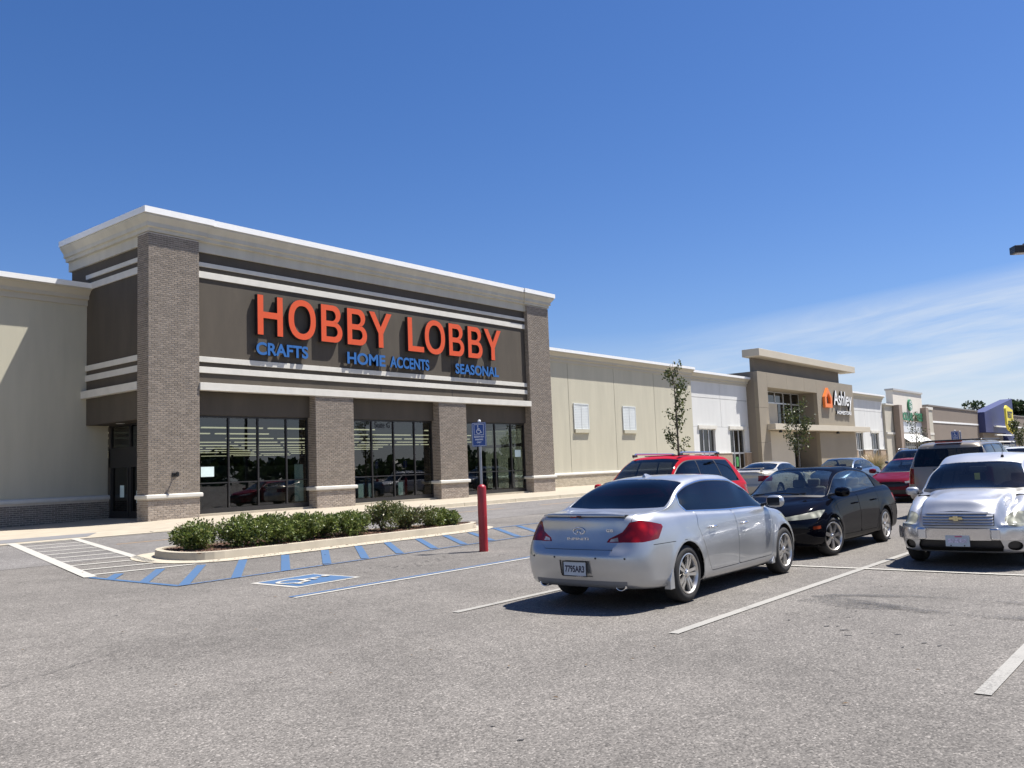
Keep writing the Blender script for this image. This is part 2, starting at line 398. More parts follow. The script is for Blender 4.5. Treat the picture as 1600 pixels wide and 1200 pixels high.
# accessible aisle hatching
line('hatch_border', (6.74, 14.30), (6.97, 12.02), .10, M_PB)
line('hatch_border', (6.95, 12.03), (17.4, 12.36), .06, M_PBW, .012)
line('hatch_border', (16.3, 14.5), (19.2, 14.5), .08, M_PBW)
for a, b in [((7.95, 12.09), (9.51, 14.23)), ((8.89, 12.11), (10.41, 14.19)), ((9.84, 12.23), (11.37, 14.2)), ((10.73, 12.26), (12.24, 14.2)), ((11.64, 12.31), (13.07, 14.22)),
             ((12.61, 12.35), (14.02, 14.24)), ((13.51, 12.38), (14.89, 14.22)), ((14.41, 12.39), (15.73, 14.2)), ((15.35, 12.42), (17.0, 14.5)), ((16.22, 12.42), (17.8, 14.4)),
             ((7.04, 12.04), (8.65, 14.2)), ((6.87, 12.88), (7.95, 14.32)), ((6.78, 13.75), (7.24, 14.35))]:
    line('hatch_stripe', a, b, .15, M_PB, .009)
# wheelchair symbol on its blue square
ground_sheet('symbol_border', [[(7.66, 11.30), (8.86, 11.34), (8.98, 10.36), (7.74, 10.30)]], M_PW, .006, LOT)
ground_sheet('symbol_square', [[(7.76, 11.24), (8.80, 11.28), (8.91, 10.42), (7.83, 10.37)]], M_PB, .010, LOT)
def wheelchair(parent_name, P, s):
    """pictogram pieces in a unit square (x right, y up) -> list of quads"""
    q = []
    def seg(a, b, w):
        a = Vector(a); b = Vector(b); d = (b-a).normalized(); n = Vector((-d.y, d.x))*w/2; q.append([a-n, b-n, b+n, a+n])
    arc = [(.46+.24*math.cos(R(t)), .30+.24*math.sin(R(t))) for t in range(115, 345, 16)]
    for a, b in zip(arc, arc[1:]): seg(a, b, .07)
    seg((.40, .78), (.42, .42), .08); seg((.39, .44), (.66, .44), .08); seg((.64, .46), (.76, .16), .08); seg((.74, .18), (.88, .21), .07); seg((.41, .60), (.62, .60), .06)
    q.append([Vector((.39+.075*math.cos(R(t)), .90+.075*math.sin(R(t)))) for t in range(0, 360, 30)])
    return q
def sym_pt(p):   # up of the pictogram = +X in the lot
    return (7.78+p[1]*1.05, 11.2-p[0]*.80)
def flat_quads(name, quads, m, lift, parent):
    vs = []; fs = []
    for k, qd in enumerate(quads):
        o = len(vs)
        for p in qd: vs.append((p[0], p[1], gz(p[0], p[1])+lift+.0004*k))
        fs.append(tuple(range(o, len(vs))))
    b = MB(); b.add(vs, fs); return b.build(name, m, parent)
flat_quads('wheelchair_symbol', [[sym_pt(p) for p in qd] for qd in wheelchair('', None, 1)], M_PW, .014, LOT)
# crosswalk
line('crosswalk_border', (8.9, 23.0), (6.76, 14.33), .20, M_PW, .012)
line('crosswalk_border', (10.3, 22.75), (8.45, 15.55), .18, M_PW, .012)
for k in range(10):
    t = k/9.; yl = 22.4-7.75*t; yr = 22.35-7.9*t
    line('crosswalk_stripe', (8.76-2.04*(23.0-yl)/8.67+.1, yl), (10.22-1.85*(22.75-max(yr, 15.4))/7.2-(.0 if k < 9 else -.35), yr-.02), .115, M_PW, .009)
for x0, x1 in ((-3.0, 5.6), (10.0, 16.0), (18.0, 24.0), (26.0, 34.0), (38., 46.)): line('centre_line', (x0, 19.95), (x1, 20.0), .10, M_PY, .008, ROAD)

# pavement along the shop front, with a flush ramp at the left
def sidewalk():
    b = MB(); xs = [-40, 8, 11.6, 12.4, 14.4, 15.2, 36.2, 60, 110, 230]; z0 = [.285, .285, .287, .292, .40, .42, .42, .42, .42, .42]; z1 = [.36, .36, .36, .365, .40, .42, .42, .42, .42, .42]
    yf = [22.95, 22.95, 22.95, 22.9, 22.75, 22.6, 22.6, 22.6, 22.6, 22.6]
    vs = []
    for x, a, c, y in zip(xs, z0, z1, yf): vs += [(x, y, a), (x, y+2.2, (a*.4+c*.6)), (x, 33, c), (x, y, .1)]
    fs = []
    for i in range(len(xs)-1):
        o = 4*i; fs += [(o, o+4, o+5, o+1), (o+1, o+5, o+6, o+2), (o+3, o+7, o+4, o)]
    b.add(vs, fs); o = b.build('sidewalk', M_CONC); o['kind'] = 'structure'; return o
WALK = sidewalk()
for x in np.arange(12.4, 62, 3.05):
    x1 = min(x+3.04, 61.5); h0 = float(np.interp(x, [12.3, 14.4, 15.2], [.30, .405, .425])); h1 = float(np.interp(x1, [12.3, 14.4, 15.2], [.30, .405, .425]))
    y0 = float(np.interp(x, [12.4, 14.4, 15.2], [22.72, 22.57, 22.42])); y1 = float(np.interp(x1, [12.4, 14.4, 15.2], [22.72, 22.57, 22.42]))
    b = MB(); b.add([(x, y0, .2), (x1, y1, .2), (x1, y1+.03, h1), (x, y0+.03, h0), (x, y0+.2, h0+.001), (x1, y1+.2, h1+.001), (x, y0+.2, .2), (x1, y1+.2, .2)],
                    [(0, 1, 2, 3), (3, 2, 5, 4), (4, 5, 7, 6), (0, 3, 4, 6), (1, 7, 5, 2)])
    b.build('kerb_stone', M_CONC2, WALK, bevel=.012)
ground_sheet('gutter', [[(-40, 22.52), (12.4, 22.52), (14.4, 22.2), (14.4, 22.62), (12.4, 22.9), (-40, 22.96)], [(14.4, 22.15), (61, 22.15), (61, 22.5), (15.2, 22.5), (14.4, 22.62)]], M_CONC2, .010, WALK)
def domes():
    b = MB(); b.add([(-40, 23.10, .2935), (10.8, 23.10, .2935), (11.6, 24.25, .3165), (-40, 24.25, .3165)], [(0, 1, 2, 3)])
    b.build('warning_strip', M_DOMES, WALK)
domes()

# planting island: kerb, soil
def smooth_poly(pts, it=3):
    for _ in range(it):
        q = []
        for i in range(len(pts)):
            a = Vector(pts[i]); c = Vector(pts[(i+1) % len(pts)]); q += [a*.75+c*.25, a*.25+c*.75]
        pts = q
    return pts
def offset_poly(pts, d):
    n = len(pts); out = []
    for i in range(n):
        a = (Vector(pts[i])-Vector(pts[i-1])).normalized(); c = (Vector(pts[(i+1) % n])-Vector(pts[i])).normalized()
        m = Vector((a.y+c.y, -(a.x+c.x))); m = m.normalized(); out.append(Vector(pts[i])+m*d)
    return out
def island(name_soil, pts, soil_m):
    p = smooth_poly([Vector(q) for q in pts], 2); n = len(p)
    o1 = offset_poly(p, .42); t1 = offset_poly(p, -.025); t2 = offset_poly(p, -.15)
    root = ground_sheet('planting_bed', [t2], soil_m, .13)
    g = ground_sheet('gutter', [[o1[i], o1[(i+1) % n], p[(i+1) % n], p[i]] for i in range(n)], M_CONC2, .012, root)
    b = MB(); vs = []
    for i in range(n):
        z = gz(0, p[i].y); vs += [(p[i].x, p[i].y, z-.02), (t1[i].x, t1[i].y, z+.15), (t2[i].x, t2[i].y, z+.155), (t2[i].x, t2[i].y, z-.02)]
    fs = []
    for i in range(n):
        a = 4*i; c = 4*((i+1) % n); fs += [(a, c, c+1, a+1), (a+1, c+1, c+2, a+2), (a+2, c+2, c+3, a+3)]
    b.add(vs, fs); b.build('kerb', M_CONC2, root, bevel=.0)
    return root
M_MULCH = mat('bark_mulch', (.095, .055, .038), .95, var=.5, vscale=35, bump=1.0, bscale=70)
BED = island('soil', [(8.75, 15.3), (9.1, 14.72), (10, 14.66), (13, 14.66), (15.8, 14.70), (16.7, 14.85), (17.15, 15.25), (16.6, 15.8), (14, 16.15), (10.6, 16.75), (9.3, 16.85), (8.8, 16.2)], M_MULCH)
def mulch_chips():
    b = MB(); rr = random.Random(3)
    for _ in range(2600):
        x = rr.uniform(9.0, 16.8); y = rr.uniform(14.85, 16.4)
        if y > 16.55-.12*(x-9): continue
        s = rr.uniform(.02, .06); r = Matrix.Rotation(rr.uniform(0, 6.3), 3, 'Z') @ Matrix.Rotation(rr.uniform(-.5, .5), 3, 'X')
        b.rbox((x, y, gz(x, y)+.14), (s, s*.35, .012), r)
    o = b.build('mulch_chips', mat('bark_chips', (.15, .085, .055), .95, var=.4, vscale=8), BED, fix=False); o['kind'] = 'stuff'
mulch_chips()
for (xa, xb) in ((29, 38), (43, 52.5), (64, 72)):
    island('soil', [(xa, 15.3), (xa+.4, 14.7), (xb-.4, 14.7), (xb, 15.3), (xb, 16.3), (xb-.4, 16.7), (xa+.4, 16.7), (xa, 16.3)], M_MULCH)

# ---------------------------------------------------------------- bricks
BL, BH, JT = .203, .0667, .010
def brick_mesh(name, l, h, d, m):
    b = MB(); c = .004
    vs = [(0, 0, 0), (l, 0, 0), (l, 0, h), (0, 0, h), (c, -d, c), (l-c, -d, c), (l-c, -d, h-c), (c, -d, h-c)]
    b.add(vs, [(4, 5, 6, 7), (0, 1, 5, 4), (1, 2, 6, 5), (2, 3, 7, 6), (3, 0, 4, 7)]); me = b.mesh(name, m, fix=False); return me
def brick_face(b, parent, o, ux, L_, z0, z1, m, singles=0, single_me=None, split_z=None, proud=.012, rr=random.Random(5)):
    """running bond on a vertical face: o = corner (x,y), ux = unit vector to the right as seen from outside.  Returns how many singles it placed."""
    ux = Vector(ux); nrm = Vector((ux.y, -ux.x)); rows = int((z1-z0)/BH); made = 0
    ang = math.atan2(ux.y, ux.x)
    for r in range(rows):
        z = z0+r*BH; x = -(BL/2 if r % 2 else 0)
        while x < L_-.02:
            a = max(0, x); e = min(L_, x+BL-JT); x += BL
            if e-a < .03: continue
            h = BH-JT; d = proud+rr.uniform(-.003, .003)
            if made < singles and abs((e-a)-(BL-JT)) < .004:
                ob = obj('brick', single_me, parent); ob.location = (o[0]+ux.x*a, o[1]+ux.y*a, z); ob.rotation_euler = (0, 0, ang); ob.scale = (1, d/proud, 1); made += 1
                continue
            c = .004; p0 = Vector((o[0], o[1]))
            def P(s, dd, zz): q = p0+ux*s+nrm*dd; return (q.x, q.y, zz)
            b.add([P(a, 0, z), P(e, 0, z), P(e, 0, z+h), P(a, 0, z+h), P(a+c, d, z+c), P(e-c, d, z+c), P(e-c, d, z+h-c), P(a+c, d, z+h-c)],
                  [(4, 5, 6, 7), (0, 1, 5, 4), (1, 2, 6, 5), (2, 3, 7, 6), (3, 0, 4, 7)])
    return made

# scuffs of its own shape: a long tyre swoosh, tar drips and chips by the stalls
M_TAR = mat('tar_drip', (.045, .042, .040), .7, var=.3, vscale=30); 
def rubber_mat():
    m, nt, p = nodes_of('tyre_scuff'); N, L = nt.nodes, nt.links; p.inputs['Base Color'].default_value = (.062, .060, .060, 1); p.inputs['Roughness'].default_value = .8
    tc = N.new('ShaderNodeTexCoord'); n = N.new('ShaderNodeTexNoise'); n.inputs['Scale'].default_value = 45; n.inputs['Detail'].default_value = 4; L.new(tc.outputs['Object'], n.inputs['Vector'])
    n2 = N.new('ShaderNodeTexNoise'); n2.inputs['Scale'].default_value = 1.1; n2.inputs['Detail'].default_value = 3; L.new(tc.outputs['Object'], n2.inputs['Vector'])
    ad = N.new('ShaderNodeMath'); ad.operation = 'MULTIPLY_ADD'; L.new(n2.outputs[0], ad.inputs[0]); ad.inputs[1].default_value = .8; L.new(n.outputs[0], ad.inputs[2])
    r = N.new('ShaderNodeMapRange'); r.inputs[1].default_value = .78; r.inputs[2].default_value = 1.05; r.inputs[4].default_value = .5; L.new(ad.outputs[0], r.inputs[0]); L.new(r.outputs[0], p.inputs['Alpha']); return m
M_SCUFF = rubber_mat()
def scuff(pts, w):
    pts = [Vector(p) for p in pts]; q = []
    for _ in range(3):
        n = [pts[0]]
        for a, b in zip(pts, pts[1:]): n += [a*.75+b*.25, a*.25+b*.75]
        pts = n+[pts[-1]]
    for i, (a, b) in enumerate(zip(pts, pts[1:])):
        d = (b-a).normalized(); nn = Vector((-d.y, d.x)); t0 = w*min(1, .3+i/6, .3+(len(pts)-2-i)/6)/2; t1 = w*min(1, .3+(i+1)/6, .3+(len(pts)-3-i)/6)/2; q.append([a-nn*t0, b-nn*t1, b+nn*t1, a+nn*t0])
    o = flat_quads('tyre_mark', q, M_SCUFF, .005, LOT)
scuff([(10.2, 3.9), (10.0, 3.2), (9.55, 2.5), (9.6, 1.2), (9.9, -.6), (10.2, -3.5)], .20)
scuff([(10.3, 3.8), (10.5, 3.2), (10.65, 2.4), (10.4, 1.4), (10.6, .6)], .17)
scuff([(9.9, 3.9), (9.7, 3.3), (9.75, 2.8)], .38)
def chips():
    rr = random.Random(12); b = MB()
    def blob(x, y, s, asp, ang):
        n = 9; vs = []
        for k in range(n): t = 2*math.pi*k/n; r = s*rr.uniform(.45, 1.1); px, py = r*math.cos(t), r*asp*math.sin(t); X = x+px*math.cos(ang)-py*math.sin(ang); Y = y+px*math.sin(ang)+py*math.cos(ang); vs.append((X, Y, gz(X, Y)+.0045))
        b.add(vs, [tuple(range(n))])
    for cx, cy, n, sp, sz in ((8.6, 2.75, 7, .35, .05), (7.9, 2.2, 6, .3, .05), (8.3, 3.3, 8, .5, .03), (11.0, 10.9, 60, .55, .03), (10.4, 10.7, 40, .4, .03), (12.6, 10.3, 8, .6, .03), (10.2, 8.2, 6, .3, .035), (10.6, 5.8, 20, .5, .03), (5.4, 10.2, 5, .4, .04), (4.2, 3.6, 3, .3, .03), (14.5, 10.9, 50, .5, .03), (9.9, 3.0, 10, .7, .025)):
        for _ in range(n): blob(rr.gauss(cx, sp), rr.gauss(cy, sp*.5), sz*rr.uniform(.3, 1.2), rr.uniform(.25, .8), rr.uniform(-.6, .6)-.6)
    o = b.build('tar_drips', M_TAR, LOT, fix=False); o['kind'] = 'stuff'
chips()
def crack(pts, seed):
    rr = random.Random(seed); P = [Vector(pts[0])]
    for a, c in zip(pts, pts[1:]):
        a = Vector(a); c = Vector(c); n = int((c-a).length/.12)
        for k in range(1, n+1): P.append(a.lerp(c, k/n)+Vector((rr.gauss(0, .025), rr.gauss(0, .025))))
    q = []
    for a, c in zip(P, P[1:]):
        d = (c-a).normalized(); nn = Vector((-d.y, d.x))*rr.uniform(.001, .0035); q.append([a-nn, c-nn, c+nn, a+nn])
    flat_quads('crack', q, M_TAR, .0042, LOT)
crack([(2.2, 7.5), (4.5, 8.4), (7.0, 8.2)], 1); crack([(11.2, 1.5), (11.4, 3.9)], 4); crack([(7.5, 18.4), (13, 18.6), (21, 18.5)], 5)

def litter():
    b = MB(); rr = random.Random(8)
    for _ in range(420):
        if rr.random() < .5: x = rr.uniform(9, 17); y = 14.62-abs(rr.gauss(0, .14))
        elif rr.random() < .6: x = rr.uniform(14.5, 45); y = 22.4-abs(rr.gauss(0, .15))
        else: x = rr.uniform(2, 14); y = rr.uniform(1.5, 16)
        s = rr.uniform(.008, .028); a = rr.uniform(0, 6.3); z = gz(x, y)+.014
        b.add([(x+s*math.cos(a), y+s*math.sin(a), z), (x-s*.4*math.sin(a), y+s*.4*math.cos(a), z+.006), (x-s*math.cos(a), y-s*math.sin(a), z), (x+s*.4*math.sin(a), y-s*.4*math.cos(a), z+.004)], [(0, 1, 2, 3)])
    o = b.build('leaf_litter', mat('dry_leaf', (.13, .085, .045), .9, var=.5, vscale=3), LOT, fix=False); o['kind'] = 'stuff'
litter()
# ---------------------------------------------------------------- the craft shop
SHOP = tag(empty('shop_building', (16, 27, .4)), 'taupe shop with four brown brick pillars and a cream stepped cornice', 'shop building')
def part(b, name, m, **k):
    o = b.build(name, m, None, **k); o.parent = SHOP; o.matrix_parent_inverse = Matrix.Translation((-16, -27, -.4)); return o
def keep(o, root):
    o.parent = root; o.matrix_parent_inverse = root.matrix_basis.inverted(); return o
YF = 26.7; WZ = .42
PX = [(14.39, 16.20), (21.06, 22.92), (27.80, 29.56), (34.37, 36.14)]
single = brick_mesh('brick', BL-JT, BH-JT, .012, M_BRICK)
left = 300
for i, (x0, x1) in enumerate(PX):
    z0 = .34 if i == 0 else WZ; z1 = 9.80 if i in (0, 3) else 4.66; yb = 27.38
    b = MB(); b.box(x0, x1, YF, yb, z0, z1); p = part(b, 'brick_pillar', M_MORTAR)
    tall = MB()
    def put(o, ux, L_, za, zb, singles=0):
        return brick_face(tall, p, o, ux, L_, za, zb, M_BRICK, singles, single)
    low = MB(); brick_face(low, p, (x0, YF), (1, 0), x1-x0, z0, 1.10, M_BRICK2); brick_face(low, p, (x0, yb), (0, -1), yb-YF, z0, 1.10, M_BRICK2); brick_face(low, p, (x1, YF), (0, 1), yb-YF, z0, 1.10, M_BRICK2)
    n = put((x0, YF), (1, 0), x1-x0, 1.24, z1, 300 if i == 0 else 0)
    put((x0, yb), (0, -1), yb-YF, 1.24, z1); put((x1, YF), (0, 1), yb-YF if i < 3 else .3, 1.24, z1)
    for c in list(p.children): c.matrix_parent_inverse = Matrix.Identity(4)
    o = tall.build('brickwork', M_BRICK, p, fix=False); o['kind'] = 'stuff'
    o = low.build('brickwork', M_BRICK2, p, fix=False); o['kind'] = 'stuff'
    lg = MB(); lg.sweep([(-.05, 1.10), (.075, 1.10), (.085, 1.13), (.085, 1.21), (.06, 1.235), (-.05, 1.245)], [(x0, yb), (x0, YF), (x1, YF), (x1, yb)])
    lg.build('stone_ledge', M_TRIM, p)
# upper wall, bands
b = MB(); b.box(16.2, 34.37, 26.9, 27.25, 4.66, 9.6); part(b, 'upper_wall', M_TAUPE)
for x0, x1 in ((PX[0][1], PX[1][0]), (PX[1][1], PX[2][0]), (PX[2][1], PX[3][0])):
    b = MB(); b.box(x0, x1, 27.05, 27.3, 3.86, 4.655); part(b, 'lintel', M_TAUPE)
def band(z0, z1, out, x0=PX[0][1], x1=PX[3][0]):
    b = MB(); b.box(x0, x1, 26.9-out, 26.897, z0, z1); part(b, 'trim_band', M_TRIM, bevel=.008)
for z0, z1 in ((8.98, 9.13), (8.58, 8.81), (5.66, 5.85), (5.29, 5.50)): band(z0, z1, .05)
band(4.67, 4.93, .27)
# left return wall with its bands, soffit and entrance
XW = 14.56
b = MB(); b.box(XW, XW+.3, 27.38, 32.5, 3.75, 9.6); part(b, 'side_wall', M_TAUPE)
for z0, z1 in ((8.98, 9.13), (8.58, 8.81), (5.66, 5.85), (5.29, 5.50)):
    b = MB(); b.box(XW-.05, XW-.003, 27.38, 31.3, z0, z1); part(b, 'trim_band', M_TRIM)
b = MB(); b.box(XW-.2, XW-.003, 27.38, 31.3, 4.67, 4.93); part(b, 'trim_band', M_TRIM)
b = MB(); b.box(XW, 16.6, 27.38, 31.3, 3.72, 3.748); part(b, 'soffit', M_TAUPE)
b = MB(); b.lathe([(.0, 3.715), (.14, 3.715), (.15, 3.70), (0, 3.69)], (15.0, 29.7, 0), 14); part(b, 'soffit_lamp', M_WHITE)
def joints():
    b = MB()
    for x in (24.6, 28.9): b.box(x-.012, x+.012, 26.893, 26.899, 5.86, 8.57); b.box(x-.012, x+.012, 26.893, 26.899, 4.94, 5.28)
    part(b, 'expansion_joint', M_BLACK)
joints()
# cornice with breaks over the end pillars
CP = [(0, 9.48), (.02, 9.48), (.02, 9.82), (.135, 9.83), (.135, 9.95), (.21, 9.975), (.21, 10.11), (.35, 10.30), (.35, 10.36), (-.25, 10.365), (-.25, 9.48)]
CC = [(.39, 10.355), (.39, 10.56), (-.3, 10.585), (-.3, 10.368), (.33, 10.368)]
path = [(XW-.06, 32.6), (XW-.06, 26.79), (16.24, 26.79), (16.24, 26.84), (34.31, 26.84), (34.31, 26.79), (36.05, 26.79), (36.05, 32.6)]
b = MB(); b.sweep(CP, path); part(b, 'cornice', M_CORN)
b = MB(); b.sweep(CC, path); part(b, 'metal_cap', M_CAP)
b = MB(); b.box(XW+.3, 36.1, 27.25, 32.5, 9.5, 9.6); part(b, 'roof', M_WHITE)
b = MB(); b.box(35.9, 36.1, 27.39, 32.5, 3.75, 9.6); part(b, 'side_wall', M_TAUPE)
# windows
def shop_window(x0, x1, mull, suite=None):
    y = 27.16; z0, z1, zm = .50, 3.86, 1.53
    f = MB(); t = .055
    f.box(x0, x1, y, y+.12, z0, z0+.16); f.box(x0, x1, y, y+.12, z1-.07, z1)
    for x in [x0+t/2]+mull+[x1-t/2]: f.box(x-t/2, x+t/2, y+.003, y+.117, z0+.16, z1-.07)
    xs = [x0+t/2]+mull+[x1-t/2]
    for a, c in zip(xs, xs[1:]): f.box(a+t/2, c-t/2, y+.02, y+.10, zm-.02, zm+.02)
    w = part(f, 'window', M_ALUM)
    for a, c in zip(xs, xs[1:]):
        for za, zb in ((z0+.16, zm-.02), (zm+.02, z1-.07)):
            g = MB(); g.box(a+t/2, c-t/2, y+.05, y+.058, za, zb); o = g.build('pane', M_GLASS, w, fix=False)
    s = MB(); s.box(x0, x1, 26.98, 27.28, WZ, .497); part(s, 'window_sill', M_CONC2)
    return w
W1 = shop_window(16.20, 21.06, [17.62, 18.83, 20.06]); W2 = shop_window(22.92, 27.80, [24.28, 25.5, 26.72]); W3 = shop_window(29.56, 34.37, [30.9, 32.10, 33.32])
for w, x0, x1, z in ((W1, 16.55, 17.05, 1.75), (W3, 33.6, 34.05, 2.2)):
    g = MB(); g.box(x0, x1, 27.195, 27.202, z, z+.34); g.build('notice', M_PAPER, w)
g = MB(); g.box(20.45, 20.85, 27.235, 27.24, .72, 2.1); g.build('notice', M_PAPER, W1)
for x0 in (23.55, 24.1, 25.75): g = MB(); g.box(x0, x0+.28, 27.235, 27.24, .7, 1.25); g.build('notice', M_PAPER, W2)
lt = text_letters('Suite G', .86, .25, 0, .02, split=False)
place_text(lt, 'suite_lettering', W2, (24.47, 27.20, 3.52), (1, 0, 0), (0, 0, 1), M_BLACK)
# street number, stacked on the last pane
for k, ch in enumerate('7765'):
    place_text(text_letters(ch, .13, .20, 0, .02, split=False), 'street_number', W1, (20.72, 27.2, 3.3-.3*k), (1, 0, 0), (0, 0, 1), M_BLACK)
# lamp on the first pillar
b = MB(); b.tube([(15.28, 26.7, 1.84), (15.28, 26.5, 1.87)], .03, 8); b.lathe([(0, -.02), (.055, 0), (.055, .13), (0, .14)], (15.28, 26.48, 1.80), 12); b.box(15.2, 15.36, 26.66, 26.686, 1.78, 1.92)
part(b, 'hose_bib_lamp', M_BLACK)
# entrance under the soffit, facing left
def entrance(x, sg):
    f = MB()
    f.box(x, x+.12, 27.4, 31.25, 3.66, 3.715); f.box(x, x+.12, 27.4, 31.25, 2.75, 2.90); f.box(x, x+.12, 27.4, 31.25, .37, .50)
    if sg < 0: f.box(x, x+.10, 27.4, 31.25, 2.20, 2.75)
    for y in (27.45, 28.65, 29.75, 31.15): f.box(x+.003, x+.117, y-.05, y+.05, .50, 2.2 if sg < 0 else 2.75); f.box(x+.003, x+.117, y-.05, y+.05, 2.9, 3.66)
    e = part(f, 'entrance_doors', M_ALUM); g_m = M_DGLASS if sg < 0 else M_GLASS
    for y0, y1 in ((27.5, 28.6), (28.7, 29.7), (29.8, 31.1)):
        g = MB(); g.box(x+.05, x+.058, y0, y1, 2.9, 3.66); g.build('pane', g_m, e, fix=False)
        g = MB(); g.box(x+.05, x+.058, y0, y1, .5, 2.2 if sg < 0 else 2.75); g.build('pane', g_m, e, fix=False)
        g = MB(); g.box(x-.02, x+.14, y0, y0+.09, .5, 2.197); g.box(x-.02, x+.14, y1-.09, y1, .5, 2.197); g.box(x-.02, x+.14, y0+.09, y1-.09, .5, .66); g.build('door_frame', M_ALUM, e)
    if sg < 0:
        for y, z in ((30.35, 1.15), (29.2, .95), (29.15, 1.75)):
            g = MB(); g.box(x+.035, x+.042, y-.14, y+.14, z, z+(.42 if z < 1.5 else .1)); g.build('notice', M_PAPER, e)
    w = MB(); w.box(x, x+.14, 31.15, 31.3, .37, 3.72); part(w, 'door_jamb', M_TAUPE)
entrance(15.36, -1)
entrance(35.0, 1)
# inside: floor, ceiling, rows of strip lights, the lit vestibule at the far end
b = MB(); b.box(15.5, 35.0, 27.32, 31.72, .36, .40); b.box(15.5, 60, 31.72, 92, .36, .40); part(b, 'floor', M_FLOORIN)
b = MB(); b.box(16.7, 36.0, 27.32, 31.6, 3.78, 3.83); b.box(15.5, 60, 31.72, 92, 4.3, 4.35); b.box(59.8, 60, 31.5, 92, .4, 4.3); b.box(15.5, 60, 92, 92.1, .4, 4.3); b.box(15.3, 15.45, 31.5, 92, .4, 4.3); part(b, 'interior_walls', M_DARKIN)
tube_me = None
for k in range(10):
    y = 36.2+4.6*k
    for j in range(12):
        x = 16.5+3.6*j
        if (j+k) % 11 == 5: continue
        if tube_me is None:
            t = MB(); t.box(-1.62, 1.62, -.08, .08, -.03, .03); tube_me = t.mesh('strip_light', M_LIGHTS)
        o = obj('strip_light', tube_me); o.parent = SHOP; o.location = (x-16, y-27, 4.05-.4)
for x, y, w, d in ((19, 40, 6, .7), (27, 40, 6, .7), (19, 44, 6, .7), (28, 45, 7, .7), (36, 42, 6, .7), (22, 36, 3, .7)):
    b = MB(); b.box(x-w/2, x+w/2, y, y+d, .4, 2.3)
    for z in (.9, 1.35, 1.8): b.box(x-w/2, x+w/2, y-.12, y-.002, z, z+.04)
    part(b, 'shelf_unit', mat('shelving', (.12, .16, .15), .7, var=.6, vscale=4))
# signs on the shop
M_ORANGE = mat('orange_letter_face', (.62, .078, .016), .5, var=.02); M_BLUEL = mat('blue_letter_face', (.018, .115, .345), .5, var=.02); M_RETURN = mat('letter_return', (.018, .014, .016), .5)
def wall_sign(label, words, mats, depth, y, bold, name='wall_sign'):
    r = tag(empty(name, (words[0][1], y, words[0][3])), label, 'sign')
    for txt, x0, x1, z0, z1 in words:
        for o in place_text(text_letters(txt, x1-x0, z1-z0, depth, bold), 'letter', r, (x0, y+depth, z0), (1, 0, 0), (0, 0, 1), mats): o.matrix_parent_inverse = r.matrix_basis.inverted()
    return r
# big letters cut from their own outlines
def ring(cx, cy, rx, ry, n=40, p=2.25): return [(cx+rx*math.copysign(abs(math.cos(a))**(2/p), math.cos(a)), cy+ry*math.copysign(abs(math.sin(a))**(2/p), math.sin(a))) for a in [2*math.pi*k/n for k in range(n)]]
def bowl(x0, xr, y0, y1, n=12):
    r = (y1-y0)/2; cx = xr-r; return [(x0, y0)]+[(cx+r*math.sin(math.pi*k/n), (y0+y1)/2-r*math.cos(math.pi*k/n)) for k in range(n+1)]+[(x0, y1)]
def glyph(ch):
    t = .178
    if ch == 'H': w = .80; return w, [[(0, 0), (t, 0), (t, .425), (w-t, .425), (w-t, 0), (w, 0), (w, 1), (w-t, 1), (w-t, .585), (t, .585), (t, 1), (0, 1)]]
    if ch == 'L': w = .66; return w, [[(0, 0), (w, 0), (w, .16), (t, .16), (t, 1), (0, 1)]]
    if ch == 'Y': w = .86; c = w/2; return w, [[(c-t/2, 0), (c+t/2, 0), (c+t/2, .40), (w, 1), (w-.20, 1), (c, .585), (.20, 1), (0, 1), (c-t/2, .40)]]
    if ch == 'O': return .92, [ring(.46, .5, .46, .52), ring(.46, .5, .46-t, .52-.155)]
    if ch == 'B':
        o = [(0, 0)]+bowl(0, .76, 0, .545)[1:-1]; o = [(0, 0)]+[(x, y) for x, y in o[1:]]+[(p[0], p[1]) for p in bowl(0, .70, .515, 1)[2:-1]]+[(0, 1)]
        return .76, [o, bowl(t, .76-t*.98, .15, .425), bowl(t, .70-t*.98, .575, .855)]
def glyph_mesh(ch, w, h, depth):
    gw, loops = glyph(ch); cu = bpy.data.curves.new('letter', 'CURVE'); cu.dimensions = '2D'; cu.fill_mode = 'BOTH'
    for lp in loops:
        sp = cu.splines.new('POLY'); sp.points.add(len(lp)-1); sp.use_cyclic_u = True
        for q, (x, y) in zip(sp.points, lp): q.co = (x/gw*w, y*h, 0, 1)
    to = bpy.data.objects.new('letter', cu); COL.objects.link(to); dg = bpy.context.evaluated_depsgraph_get(); me = bpy.data.meshes.new_from_object(to.evaluated_get(dg))
    bpy.data.objects.remove(to); bpy.data.curves.remove(cu)
    bm = bmesh.new(); bm.from_mesh(me); bpy.data.meshes.remove(me); bmesh.ops.remove_doubles(bm, verts=bm.verts, dist=1e-5)
    r = bmesh.ops.extrude_face_region(bm, geom=list(bm.faces))
    for g in r['geom']:
        if isinstance(g, bmesh.types.BMVert): g.co.z += depth
    bmesh.ops.recalc_face_normals(bm, faces=bm.faces); me = bpy.data.meshes.new('letter'); bm.to_mesh(me); bm.free(); return me
